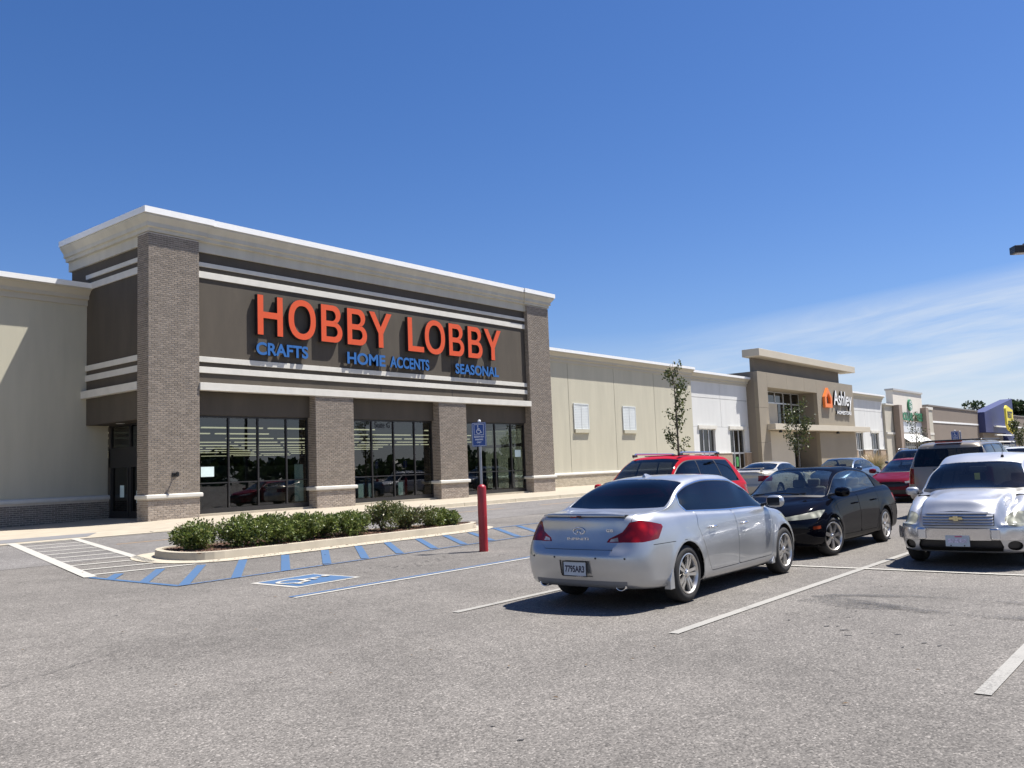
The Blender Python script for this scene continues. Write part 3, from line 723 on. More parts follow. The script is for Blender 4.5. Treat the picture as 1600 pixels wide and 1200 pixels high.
def big_sign():
    YW = 26.9; yf = 26.69; d = .15; r = tag(empty('wall_sign', (18.5, yf, 6.8)), 'large orange channel letters reading HOBBY LOBBY across the taupe wall', 'sign'); inv = r.matrix_basis.inverted()
    z0, h = 6.80, 1.46
    for ch, x0, x1 in (('H', 18.53, 19.62), ('O', 19.88, 21.14), ('B', 21.40, 22.44), ('B', 22.70, 23.72), ('Y', 23.86, 25.10), ('L', 26.03, 26.98), ('O', 27.05, 28.32), ('B', 28.58, 29.58), ('B', 29.86, 30.86), ('Y', 31.0, 32.24)):
        for o in place_text([(glyph_mesh(ch, x1-x0, h, d), 0, 0)], 'letter', r, (x0, yf+d, z0), (1, 0, 0), (0, 0, 1), [M_ORANGE, M_RETURN]):
            o.matrix_parent_inverse = inv
        # dark edge trim, a hair wider and behind the face
        for o in place_text([(glyph_mesh(ch, x1-x0+.03, h+.03, d-.012), 0, 0)], 'letter_trim', r, (x0-.015, yf+d+.012, z0-.015), (1, 0, 0), (0, 0, 1), M_RETURN): o.matrix_parent_inverse = inv
big_sign()
for lab, words in (('small blue letters reading CRAFTS below the left end of the orange sign', [('CRAFTS', 18.48, 20.78, 6.06, 6.53)]),
                   ('blue letters reading HOME ACCENTS below the middle of the orange sign', [('HOME', 22.69, 24.72, 6.02, 6.50), ('ACCENTS', 24.98, 27.30, 6.02, 6.50)]),
                   ('small blue letters reading SEASONAL below the right end of the orange sign', [('SEASONAL', 28.98, 32.02, 6.0, 6.47)])):
    wall_sign(lab, words, [M_BLUEL, M_RETURN], .08, 26.72, .03)

# ---------------------------------------------------------------- wings and neighbours
WPROF = [(0, 8.02), (.06, 8.02), (.06, 8.22), (.16, 8.24), (.16, 8.36), (.30, 8.52), (.40, 8.56), (.40, 8.60), (-.2, 8.60), (-.2, 8.02)]
WCAP = [(.44, 8.603), (.44, 8.78), (-.25, 8.80), (-.25, 8.605)]
def wing(label, x0, x1, wall_m, corn_m, base=True, joints_=(), yw=31.3, brick=None, brick_x=None, cat='shop wing', zl=.36):
    r = tag(empty('retail_wing', (x0, yw, zl)), label, cat); inv = r.matrix_basis.inverted()
    def pt(b, name, m, **k):
        o = b.build(name, m, r, **k); o.matrix_parent_inverse = inv; return o
    xs = [x0]+list(joints_)+[x1]
    b = MB(); b.box(x0, x1, yw+.012, yw+.4, zl, 8.4); pt(b, 'wall_backing', M_BLACK if joints_ else wall_m)
    for a, c in zip(xs, xs[1:]):
        b = MB(); b.box(a+.014, c-.014, yw, yw+.2, zl, 8.1); pt(b, 'wall_panel', wall_m, bevel=.008)
    b = MB(); b.sweep(WPROF, [(x0, yw), (x1, yw)]); pt(b, 'cornice', corn_m)
    b = MB(); b.sweep(WCAP, [(x0, yw), (x1, yw)]); pt(b, 'metal_cap', M_CAP)
    if base:
        b = MB(); b.box(x0, x1, yw-.10, yw-.003, zl, 1.09); bs = pt(b, 'brick_base', M_MORTAR)
        bb = MB(); bx0, bx1 = brick_x or (x0, x1)
        brick_face(bb, bs, (bx0, yw-.10), (1, 0), bx1-bx0, zl, 1.09, brick)
        o = bb.build('brickwork', brick, bs, fix=False); o['kind'] = 'stuff'; o.matrix_parent_inverse = inv @ Matrix.Identity(4) if False else Matrix.Identity(4)
        o.matrix_parent_inverse = Matrix.Identity(4); 
        b = MB(); b.sweep([(0, 1.09), (.16, 1.09), (.17, 1.12), (.17, 1.19), (.13, 1.23), (0, 1.245)], [(x0, yw), (x1, yw)]); pt(b, 'stone_ledge', M_TRIM)
    return r, pt
wing('grey beige wing with a brick plinth left of the brick pillars', -30, 15.36, M_BEIGE, M_BEIGED, True, (), 31.3, M_BRICK, (8.5, 15.36))
BGW, bpt = wing('beige panelled wall with two white louvred vents right of the last pillar', 36.12, 60.3, M_BEIGE, M_BEIGED, True, (38.9, 44.15, 49.4, 54.65), 31.3, M_BRICK3, (40, 60.3), zl=.42)
M_VENT = mat('pale_vent_metal', (.58, .61, .60), .5, var=.05)
for xv in (45.4, 51.1):
    v = empty('wall_vent', (xv, 31.3, 3.68)); tag(v, 'white louvred wall vent nearer the brick pillar' if xv < 50 else 'white louvred wall vent farther from the brick pillar', 'vent', 'vents on the beige wall')
    iv = v.matrix_basis.inverted(); h = .82
    b = MB(); b.box(xv-h, xv-h+.07, 31.24, 31.297, 3.92, 5.47); b.box(xv+h-.07, xv+h, 31.24, 31.297, 3.92, 5.47); b.box(xv-h, xv+h, 31.235, 31.297, 5.47, 5.54); b.build('frame', M_VENT, v).matrix_parent_inverse = iv
    b = MB(); b.box(xv-h, xv+h, 31.17, 31.297, 3.70, 3.917); b.build('sill', M_BEIGE, v).matrix_parent_inverse = iv
    for k in range(15):
        b = MB(); z = 3.93+k*.103; b.add([(xv-h+.07, 31.250, z), (xv+h-.07, 31.250, z), (xv+h-.07, 31.258, z+.10), (xv-h+.07, 31.258, z+.10)], [(0, 1, 2, 3)]); b.build('slat', M_VENT, v).matrix_parent_inverse = iv
    b = MB(); b.box(xv-.012, xv+.012, 31.240, 31.247, 3.93, 5.46); b.build('mullion', M_VENT, v).matrix_parent_inverse = iv
# white wall with two tall windows (and its twin beyond the furniture shop)
def white_wing(label, x0, x1, wins, yw):
    r = tag(empty('retail_wing', (x0, yw, .42)), label, 'shop wing'); inv = r.matrix_basis.inverted()
    def pt(b, name, m, par=r, **k):
        o = b.build(name, m, par, **k); o.matrix_parent_inverse = inv if par is r else Matrix.Identity(4); return o
    xs = [x0]
    for a, c in wins: xs += [a, c]
    xs.append(x1)
    b = MB(); b.box(x0, x1, yw+.3, yw+.5, .42, 8.3); pt(b, 'wall_backing', M_WHITE)
    mid = (x0+x1)/2
    for a, c in ((x0, mid), (mid, x1)):
        for z0, z1 in ((4.32, 6.6), (6.6, 8.1)):
            b = MB(); b.box(a+.02, c-.02, yw, yw+.3, z0+.015, z1-.015); pt(b, 'wall_panel', M_WHITE)
    for i in range(0, len(xs), 2):
        b = MB(); b.box(xs[i], xs[i+1], yw, yw+.3, 2.26, 4.32); pt(b, 'wall_panel', M_WHITE)
        b = MB(); b.box(xs[i], xs[i+1], yw-.1, yw+.3, .42, 2.2); pt(b, 'brick_base', mat('brick_base_tan', (.33, .25, .18), .9, var=.18, vscale=12, stretch=(.4, 1, 2)))
        b = MB(); b.box(xs[i]-.05, xs[i+1]+.05, yw-.14, yw+.3, 2.2, 2.26); pt(b, 'stone_ledge', M_TRIM)
    for a, c in wins:
        f = MB(); t = .09; n = 3; w = (c-a)/n
        for k in range(n+1): f.box(a+k*w-t/2, a+k*w+t/2, yw+.12, yw+.22, .42, 4.15)
        f.box(a, c, yw+.12, yw+.22, 2.14, 2.28); f.box(a, c, yw+.12, yw+.22, 4.08, 4.15)
        wf = pt(f, 'window', M_SILVERF)
        for k in range(n):
            for z0, z1 in ((.42, 2.14), (2.28, 4.08)):
                g = MB(); g.box(a+k*w+t/2, a+(k+1)*w-t/2, yw+.17, yw+.176, z0, z1); pt(g, 'pane', M_DGLASS, wf, fix=False)
        b = MB(); b.box(a-.2, c+.2, yw-.12, yw+.3, 4.15, 4.42); pt(b, 'lintel', M_TRIM)
    b = MB(); b.sweep([(o, z-.17) for o, z in WPROF], [(x0, yw), (x1, yw)]); pt(b, 'cornice', M_BEIGED)
    b = MB(); b.sweep([(o, z-.17) for o, z in WCAP], [(x0, yw), (x1, yw)]); pt(b, 'metal_cap', M_CAP)
    return r
white_wing('white wall with two tall dark windows between the beige wall and the furniture shop', 60.32, 70.6, [(61.5, 64.2), (66.9, 69.7)], 31.45)
white_wing('white wall with two narrow dark windows beyond the furniture shop', 95.2, 108.5, [(98.4, 100.7), (103.6, 106.4)], 31.45)
g = MB(); g.box(68.05, 68.5, 31.58, 31.59, 1.1, 1.9); o = g.build('notice', mat('green_poster', (.05, .22, .06), .6, var=.3, vscale=5)); tag(o, 'green poster in the window beside the furniture shop', 'poster')

# furniture shop
def furniture_shop():
    yf = 30.4; r = tag(empty('furniture_shop', (70.6, yf, .42)), 'taupe furniture shop with a raised flat cap, recessed entrance and long canopy', 'shop building'); inv = r.matrix_basis.inverted()
    M1 = mat('furniture_taupe', (.26, .225, .17), .85, var=.06, vscale=.5); M2 = mat('furniture_dark', (.20, .172, .135), .85, var=.06, vscale=.6); M3 = mat('furniture_pale', (.50, .45, .36), .8, var=.05, vscale=.5)
    def pt(b, name, m, par=r, **k):
        o = b.build(name, m, par, **k); o.matrix_parent_inverse = inv if par is r else Matrix.Identity(4); return o
    X0, X1, RX0, RX1, T = 70.6, 95.0, 72.6, 84.4, 9.1
    for a, c, z0, z1, nm in ((X0, RX0, .42, 3.0, M1), (X0, RX0, 3.02, 6.0, M1), (X0, RX0, 6.02, 9.1, M1), (RX1, X1, .42, 4.0, M1), (RX1, X1, 4.02, 9.1, M1), (RX0+.02, 77.0, 7.82, 9.1, M1), (77.02, 81.2, 7.82, 9.1, M1), (81.22, RX1-.02, 7.82, 9.1, M1)):
        b = MB(); b.box(a, c, yf, yf+.35, z0, z1); pt(b, 'wall_panel', nm)
    b = MB(); b.box(X0+.003, X0+.4, yf+.35, 36, .42, 9.1); pt(b, 'side_wall', M2)
    b = MB(); b.box(RX1, RX1+.3, yf+.352, 34, .42, 9.1); pt(b, 'side_wall', M2)
    b = MB(); b.box(X0+.9, X1-2.0, yf+.7, 31.4, 9.1, 10.38); pt(b, 'raised_wall', M2)
    b = MB(); b.box(X0+.01, X1-.01, yf+.353, 36, 8.95, 9.05); pt(b, 'roof', M_BEIGED)
    b = MB(); b.box(RX0, RX1, yf+.353, 34, 7.84, 7.95); pt(b, 'recess_ceiling', M1)
    b = MB(); b.box(X0-.1, X1+.2, yf-.35, 31.6, 10.38, 11.02); pt(b, 'roof_cap', M_TRIM if False else M3, bevel=.02)
    # recess: glass ribbon over a pale panel
    b = MB(); b.box(RX0, RX0+6.5, yf+1.9, yf+2.1, 4.6, 6.75); pt(b, 'wall_panel', M3)
    f = MB(); y = yf+1.9
    xs = [RX0+1.97*k for k in range(7)]
    for x in xs: f.box(x-.05, x+.05, y-.08, y+.02, 6.75 if x < RX0+6.4 else 4.4, 7.82)
    f.box(RX0, RX1, y-.08, y+.02, 6.70, 6.82); f.box(RX0, RX1, y-.08, y+.02, 7.75, 7.82)
    for x in (82.4,): f.box(x-.05, x+.05, y-.08, y+.02, .42, 7.8)
    f.box(79.2, RX1, y-.08, y+.02, 2.8, 2.95)
    for x in (79.2, 80.7, 82.2, 83.6): f.box(x-.06, x+.06, y-.08, y+.02, .42, 4.4)
    w = pt(f, 'window', M_SILVERF)
    for a, c in zip(xs, xs[1:]):
        g = MB(); g.box(a+.05, c-.05, y-.03, y-.024, 6.82, 7.75); pt(g, 'pane', M_DGLASS, w, fix=False)
    for a, c in zip(xs[3:], xs[4:]):
        g = MB(); g.box(a+.65, c+.6, y-.03, y-.024, 4.4, 6.7); pt(g, 'pane', M_DGLASS, w, fix=False)
    for a, c in ((79.26, 80.64), (80.76, 82.14), (82.26, 83.54)):
        g = MB(); g.box(a, c, y-.03, y-.024, .42, 2.8); pt(g, 'door_pane', M_DGLASS, w, fix=False)
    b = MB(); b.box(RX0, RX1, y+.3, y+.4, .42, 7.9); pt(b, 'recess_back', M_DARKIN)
    b = MB(); b.box(RX0, 79.0, yf+.5, yf+.8, .42, 4.05); pt(b, 'wall_panel', M3)
    b = MB(); b.box(RX0-.6, 97.6, yf-.75, yf-.003, 4.10, 4.62); b.box(RX0-.1, RX1, yf+.003, yf+1.9, 4.12, 4.60); pt(b, 'canopy', M3, bevel=.015)
    for x in (74.0, 88.5): b = MB(); b.lathe([(0, 0), (.12, 0), (.16, -.22), (.0, -.22)], (x, yf-.35, 4.098), 10); pt(b, 'canopy_lamp', M_BLACK)
    return r
furniture_shop()
M_LW = mat('white_letter_face', (.82, .82, .80), .4); M_LO = mat('orange_logo', (.80, .19, .03), .4)
def furniture_sign():
    y = 30.2; r = tag(empty('wall_sign', (86, y, 6.3)), 'orange house outline beside white letters reading Ashley HOMESTORE', 'sign'); inv = r.matrix_basis.inverted()
    x0, z0 = 85.7, 6.45
    b = MB(); outer = [(x0, z0), (x0+2.0, z0), (x0+2.0, z0+1.05), (x0+1.0, z0+1.95), (x0, z0+1.05)]; s = .55; inner = [(x0+1.0+(p[0]-x0-1.0)*s, z0+.85+(p[1]-z0-.85)*s) for p in outer]
    for i in range(5):
        j = (i+1) % 5; b.prism([outer[i], outer[j], inner[j], inner[i]], y-.1, y+.15, 'y')
    b.build('house_logo', M_LO, r).matrix_parent_inverse = inv
    for txt, a, c, za, zb, bd in (('Ashley', 88.45, 93.9, 6.3, 8.25, .012), ('HOMESTORE', 89.2, 93.5, 5.85, 6.22, .03)):
        for o in place_text(text_letters(txt, c-a, zb-za, .15, bd), 'letter', r, (a, y+.15, za), (1, 0, 0), (0, 0, 1), [M_LW, M_RETURN]): o.matrix_parent_inverse = inv
furniture_sign()

# dollar shop with tall cream front
def dollar_shop():
    yf = 31.0; r = tag(empty('dollar_shop', (108.6, yf, .42)), 'cream tower front with a green sign and pale metal awning', 'shop building'); inv = r.matrix_basis.inverted()
    def pt(b, name, m, par=r, **k):
        o = b.build(name, m, par, **k); o.matrix_parent_inverse = inv if par is r else Matrix.Identity(4); return o
    MC = mat('tower_cream', (.66, .62, .54), .85, var=.04, vscale=.4); MP = mat('tower_pilaster', (.27, .215, .175), .85, var=.05)
    b = MB(); b.box(108.55, 112.0, yf+.2, 34, .42, 7.5); pt(b, 'wall_panel', M_BEIGED); b = MB(); b.box(108.55, 112.0, yf+.05, yf+.197, 4.0, 4.25); b.box(108.5, 112, yf, 34, 7.5, 7.68); pt(b, 'trim_band', M_TRIM)
    b = MB(); b.box(112, 125, yf+.1, 31.9, 3.6, 9.4); pt(b, 'tower_wall', MC)
    b = MB(); b.box(111.9, 125.1, yf-.05, 32, 9.4, 9.62); pt(b, 'metal_cap', mat('grey_cap', (.45, .44, .42), .5))
    for x in (111.7, 123.9): b = MB(); b.box(x, x+1.3, yf-.6, yf+.097, .42, 7.55); pt(b, 'pilaster', MP)
    b = MB(); b.box(125.2, 128.3, yf-.3, 34, .42, 7.4); pt(b, 'wall_panel', M_BEIGED)
    b = MB(); b.box(125.1, 128.4, yf-.4, 34, 7.4, 7.75); b.box(125.15, 128.35, yf-.35, yf-.303, 4, 4.3); pt(b, 'trim_band', M_TRIM)
    b = MB(); b.box(113, 123.9, yf+.05, yf+.097, 4.3, 5.6); pt(b, 'window_ribbon', mat('milky_panel', (.62, .64, .66), .3, var=.08, vscale=.7))
    a = MB()
    for k in range(14): x = 113.0+k*.78; a.add([(x, yf+.1, 4.05), (x+.70, yf+.1, 4.05), (x+.70, yf-1.3, 3.0), (x, yf-1.3, 3.0)], [(0, 1, 2, 3)]); a.box(x+.70, x+.78, yf-1.3, yf+.1, 2.98, 3.02)
    pt(a, 'awning', mat('awning_metal', (.66, .66, .62), .5))
    f = MB()
    for k in range(12): f.box(113+k*.96-.07, 113+k*.96+.07, yf+.1, yf+.2, .42, 3.5)
    f.box(113, 124, yf+.1, yf+.2, 2.4, 2.5); w = pt(f, 'window', M_SILVERF)
    g = MB(); g.box(113, 124, yf+.24, yf+.25, .42, 3.55); pt(g, 'pane', M_DGLASS, w, fix=False)
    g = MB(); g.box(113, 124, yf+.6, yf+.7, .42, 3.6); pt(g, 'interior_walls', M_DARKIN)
dollar_shop()
M_GRN = mat('green_letter_face', (.025, .20, .09), .4)
def dollar_sign():
    y = 30.85; r = tag(empty('wall_sign', (114, y, 5.9)), 'green letters reading DOLLAR TREE under a round green tree emblem', 'sign'); inv = r.matrix_basis.inverted()
    for txt, a, c in (('DOLLAR', 114.2, 119.4), ('TREE', 120.0, 123.9)):
        for o in place_text(text_letters(txt, c-a, 1.05, .07, .05), 'letter', r, (a, y+.07, 5.75), (1, 0, 0), (0, 0, 1), [M_GRN, M_RETURN]): o.matrix_parent_inverse = inv
    b = MB(); b.lathe([(0, 0), (.75, 0), (.75, .2), (0, .2)], (118.6, y, 7.75), 20, 'y'); b.build('emblem', M_GRN, r).matrix_parent_inverse = inv
    b = MB(); b.box(118.5, 118.7, y-.03, y-.002, 6.95, 7.5)
    for k in range(9): a = R(20+k*40); b.rbox((118.6+.38*math.cos(a), y-.02, 7.85+.38*math.sin(a)), (.22, .03, .12), Matrix.Rotation(-a, 3, 'Y'))
    b.build('emblem_tree', M_LW, r).matrix_parent_inverse = inv
dollar_sign()

# electronics shop
def electronics_shop():
    yf = 31.3; r = tag(empty('electronics_shop', (128.4, yf, .42)), 'long brown shop with a blue wedge entrance and thin white stripe', 'shop building'); inv = r.matrix_basis.inverted()
    def pt(b, name, m, par=r, **k):
        o = b.build(name, m, par, **k); o.matrix_parent_inverse = inv if par is r else Matrix.Identity(4); return o
    MBr = mat('electronics_brown', (.19, .155, .125), .85, var=.05, vscale=.3); MBl = mat('electronics_blue', (.030, .040, .135), .55, var=.06, vscale=.5)
    b = MB(); b.box(128.4, 159.5, yf, 40, .42, 8.0); pt(b, 'wall_panel', MBr); b = MB(); b.box(184.7, 235, yf, 40, .42, 8.0); pt(b, 'wall_panel', MBr)
    for a, c in ((128.4, 159.5), (184.7, 235)):
        b = MB(); b.box(a-.05, c, yf-.12, 40, 8.0, 8.2); pt(b, 'metal_cap', mat('brown_cap', (.17, .145, .125), .5))
        b = MB(); b.box(a, c, yf-.06, yf-.003, 5.75, 6.0); pt(b, 'stripe', M_LW)
    b = MB(); b.prism([(159.6, 4.6), (159.6, 7.9), (184.5, 11.0), (184.5, .42), (183, .42), (176, 4.6)], yf-1.0, 32.2, 'y'); pt(b, 'wedge', MBl)
    b = MB(); b.box(159.6, 176, yf-.5, 33, .42, 4.55); pt(b, 'recess_wall', MBr)
    for z in (5.55, 4.1, 2.95): b = MB(); b.box(166, 181, yf-1.4, yf-1.05, z, z+.22); pt(b, 'louvre', M_LW)
    f = MB()
    for k in range(8): f.box(172+k*1.5-.06, 172+k*1.5+.06, yf-1.14, yf-1.04, .42, 2.6)
    w = pt(f, 'window', M_SILVERF); g = MB(); g.box(172, 182.5, yf-1.08, yf-1.07, .42, 2.6); pt(g, 'pane', M_DGLASS, w, fix=False)
    return r
electronics_shop()
def tag_sign():
    y = 28.2; r = tag(empty('wall_sign', (175, y, 5)), 'large yellow price tag sign reading BEST BUY on the blue wedge', 'sign'); inv = r.matrix_basis.inverted()
    x0, x1 = 164.5, 170.3
    b = MB(); b.prism([(x0, 8.5), (x0+.9, 9.0), (x1, 8.35), (x1, 4.2), (x0+1.3, 4.9), (x0, 5.8)], y-.2, y+.1, 'y'); b.build('tag_panel', mat('sign_yellow', (.80, .66, .05), .5, var=.04), r).matrix_parent_inverse = inv
    for txt, z in (('BEST', 6.9), ('BUY', 5.3)):
        for o in place_text(text_letters(txt, 4.2 if txt == 'BEST' else 3.4, 1.15, .012, .05), 'letter', r, (x0+.9, y-.205, z), (1, 0, 0), (0, 0, 1), [M_BLACK, M_BLACK]): o.matrix_parent_inverse = inv
tag_sign()
# ---------------------------------------------------------------- vehicles
def paint(name, col, metal=.0, rough=.3, coat=.75):
    if name in MATS: return MATS[name]
    m, nt, p = nodes_of(name); N, L = nt.nodes, nt.links
    tc = N.new('ShaderNodeTexCoord'); n = N.new('ShaderNodeTexNoise'); n.inputs['Scale'].default_value = 2.2; n.inputs['Detail'].default_value = 6; L.new(tc.outputs['Object'], n.inputs['Vector'])
    rp = N.new('ShaderNodeValToRGB'); L.new(n.outputs[0], rp.inputs[0])
    rp.color_ramp.elements[0].position = .35; rp.color_ramp.elements[1].position = .65
    rp.color_ramp.elements[0].color = (*[c*.94 for c in col], 1); rp.color_ramp.elements[1].color = (*[min(1, c*1.04) for c in col], 1); L.new(rp.outputs[0], p.inputs['Base Color'])
    mr = N.new('ShaderNodeMapRange'); mr.inputs[3].default_value = rough*.85; mr.inputs[4].default_value = rough*1.2; L.new(n.outputs[0], mr.inputs[0]); L.new(mr.outputs[0], p.inputs['Roughness'])
    p.inputs['Metallic'].default_value = metal; p.inputs['Specular IOR Level'].default_value = .2 if coat > .5 else 0.; p.inputs['Coat Weight'].default_value = coat; p.inputs['Coat Roughness'].default_value = .03
    MATS[name] = m; return m
M_SIL = paint('silver_paint', (.455, .465, .475), .75, .34); M_SIL2 = paint('pale_silver_paint', (.50, .505, .52), .6, .36)
M_BLK = paint('black_paint', (.003, .0033, .006), .0, .3, .42); M_RED = paint('bright_red_paint', (.36, .012, .018), .0, .35, .4); M_DRED = paint('dark_red_paint', (.12, .008, .018), .15, .35, .35)
M_TAN = paint('pale_tan_paint', (.50, .46, .38), .3, .35); M_BLU = paint('blue_grey_paint', (.07, .105, .165), .45, .35); M_GOLD = paint('gold_beige_paint', (.25, .22, .175), .4, .36); M_NAVY = paint('dark_blue_paint', (.03, .045, .08), .3, .3)
M_TINT = glass_mat('tinted_car_glass', (.075, .082, .09), 1., tint_ior=1.5); M_CLEAR = glass_mat('car_glass', (.50, .55, .54), 1., tint_ior=1.5)
M_MIRR = mat('mirror_dark_reflection', (.02, .022, .026), .05)  # dark reflection of the car body painted in as the mirror's base colour
M_CHROME = mat('chrome', (.82, .82, .83), .2, metal=1.)
M_BUMP = mat('polished_bumper', (.62, .62, .64), .22, metal=.9, var=.05); M_RUB = mat('tyre_rubber', (.022, .021, .021), .8, var=.25, vscale=9)
M_ALLOY = mat('alloy_rim', (.60, .58, .55), .32, metal=.85, var=.06); M_RDARK = mat('brake_dark', (.02, .02, .022), .6)
M_UNDER = mat('underbody', (.012, .012, .012), .9, var=.3); M_PLAST = mat('black_plastic', (.02, .02, .022), .5, var=.2)
M_INT = mat('car_interior_grey', (.075, .072, .068), .85, var=.2); M_INT2 = mat('car_interior_pale', (.26, .255, .24), .8, var=.15)
def lens_mat(name, col, rough=.08):
    if name in MATS: return MATS[name]
    m, nt, p = nodes_of(name); N, L = nt.nodes, nt.links
    tc = N.new('ShaderNodeTexCoord'); w = N.new('ShaderNodeTexVoronoi'); w.inputs['Scale'].default_value = 9; L.new(tc.outputs['Object'], w.inputs['Vector'])
    rp = N.new('ShaderNodeValToRGB'); L.new(w.outputs['Distance'], rp.inputs[0]); rp.color_ramp.elements[0].color = (*[min(1, c*1.7) for c in col], 1); rp.color_ramp.elements[1].color = (*[c*.55 for c in col], 1)
    rp.color_ramp.elements[1].position = .6
    L.new(rp.outputs[0], p.inputs['Base Color']); p.inputs['Roughness'].default_value = rough; p.inputs['Specular IOR Level'].default_value = .35; p.inputs['Coat Weight'].default_value = .25; p.inputs['Coat Roughness'].default_value = .02
    MATS[name] = m; return m
M_TAIL = lens_mat('red_lens', (.22, .004, .006)); M_HEAD = lens_mat('hazed_headlight_lens', (.33, .33, .26), .2); M_CLR = lens_mat('clear_lens', (.42, .40, .40)); M_AMB = lens_mat('amber_lens', (.20, .035, .012))

def pchip(x, keys):
    """monotone cubic through (x, value) keys"""
    k = np.array(keys, float); X, Y = k[:, 0], k[:, 1]
    if len(X) == 1: return np.full_like(np.asarray(x, float), Y[0])
    h = np.diff(X); d = np.diff(Y)/h; m = np.zeros(len(X)); m[0] = d[0]; m[-1] = d[-1]
    for i in range(1, len(X)-1):
        if d[i-1]*d[i] > 0:
            w1 = 2*h[i]+h[i-1]; w2 = h[i]+2*h[i-1]; m[i] = (w1+w2)/(w1/d[i-1]+w2/d[i])
    x = np.clip(np.asarray(x, float), X[0], X[-1]); i = np.clip(np.searchsorted(X, x)-1, 0, len(X)-2)
    t = (x-X[i])/h[i]; t2 = t*t; t3 = t2*t
    return (2*t3-3*t2+1)*Y[i]+(t3-2*t2+t)*h[i]*m[i]+(-2*t3+3*t2)*Y[i+1]+(t3-t2)*h[i]*m[i+1]

def resample(P, n):
    d = np.r_[0, np.cumsum(np.linalg.norm(np.diff(P, axis=0), axis=1))]
    if d[-1] < 1e-9: return np.repeat(P[:1], n, 0), np.zeros(n)
    s = np.linspace(0, d[-1], n); return np.stack([np.interp(s, d, P[:, k]) for k in range(P.shape[1])], 1), s

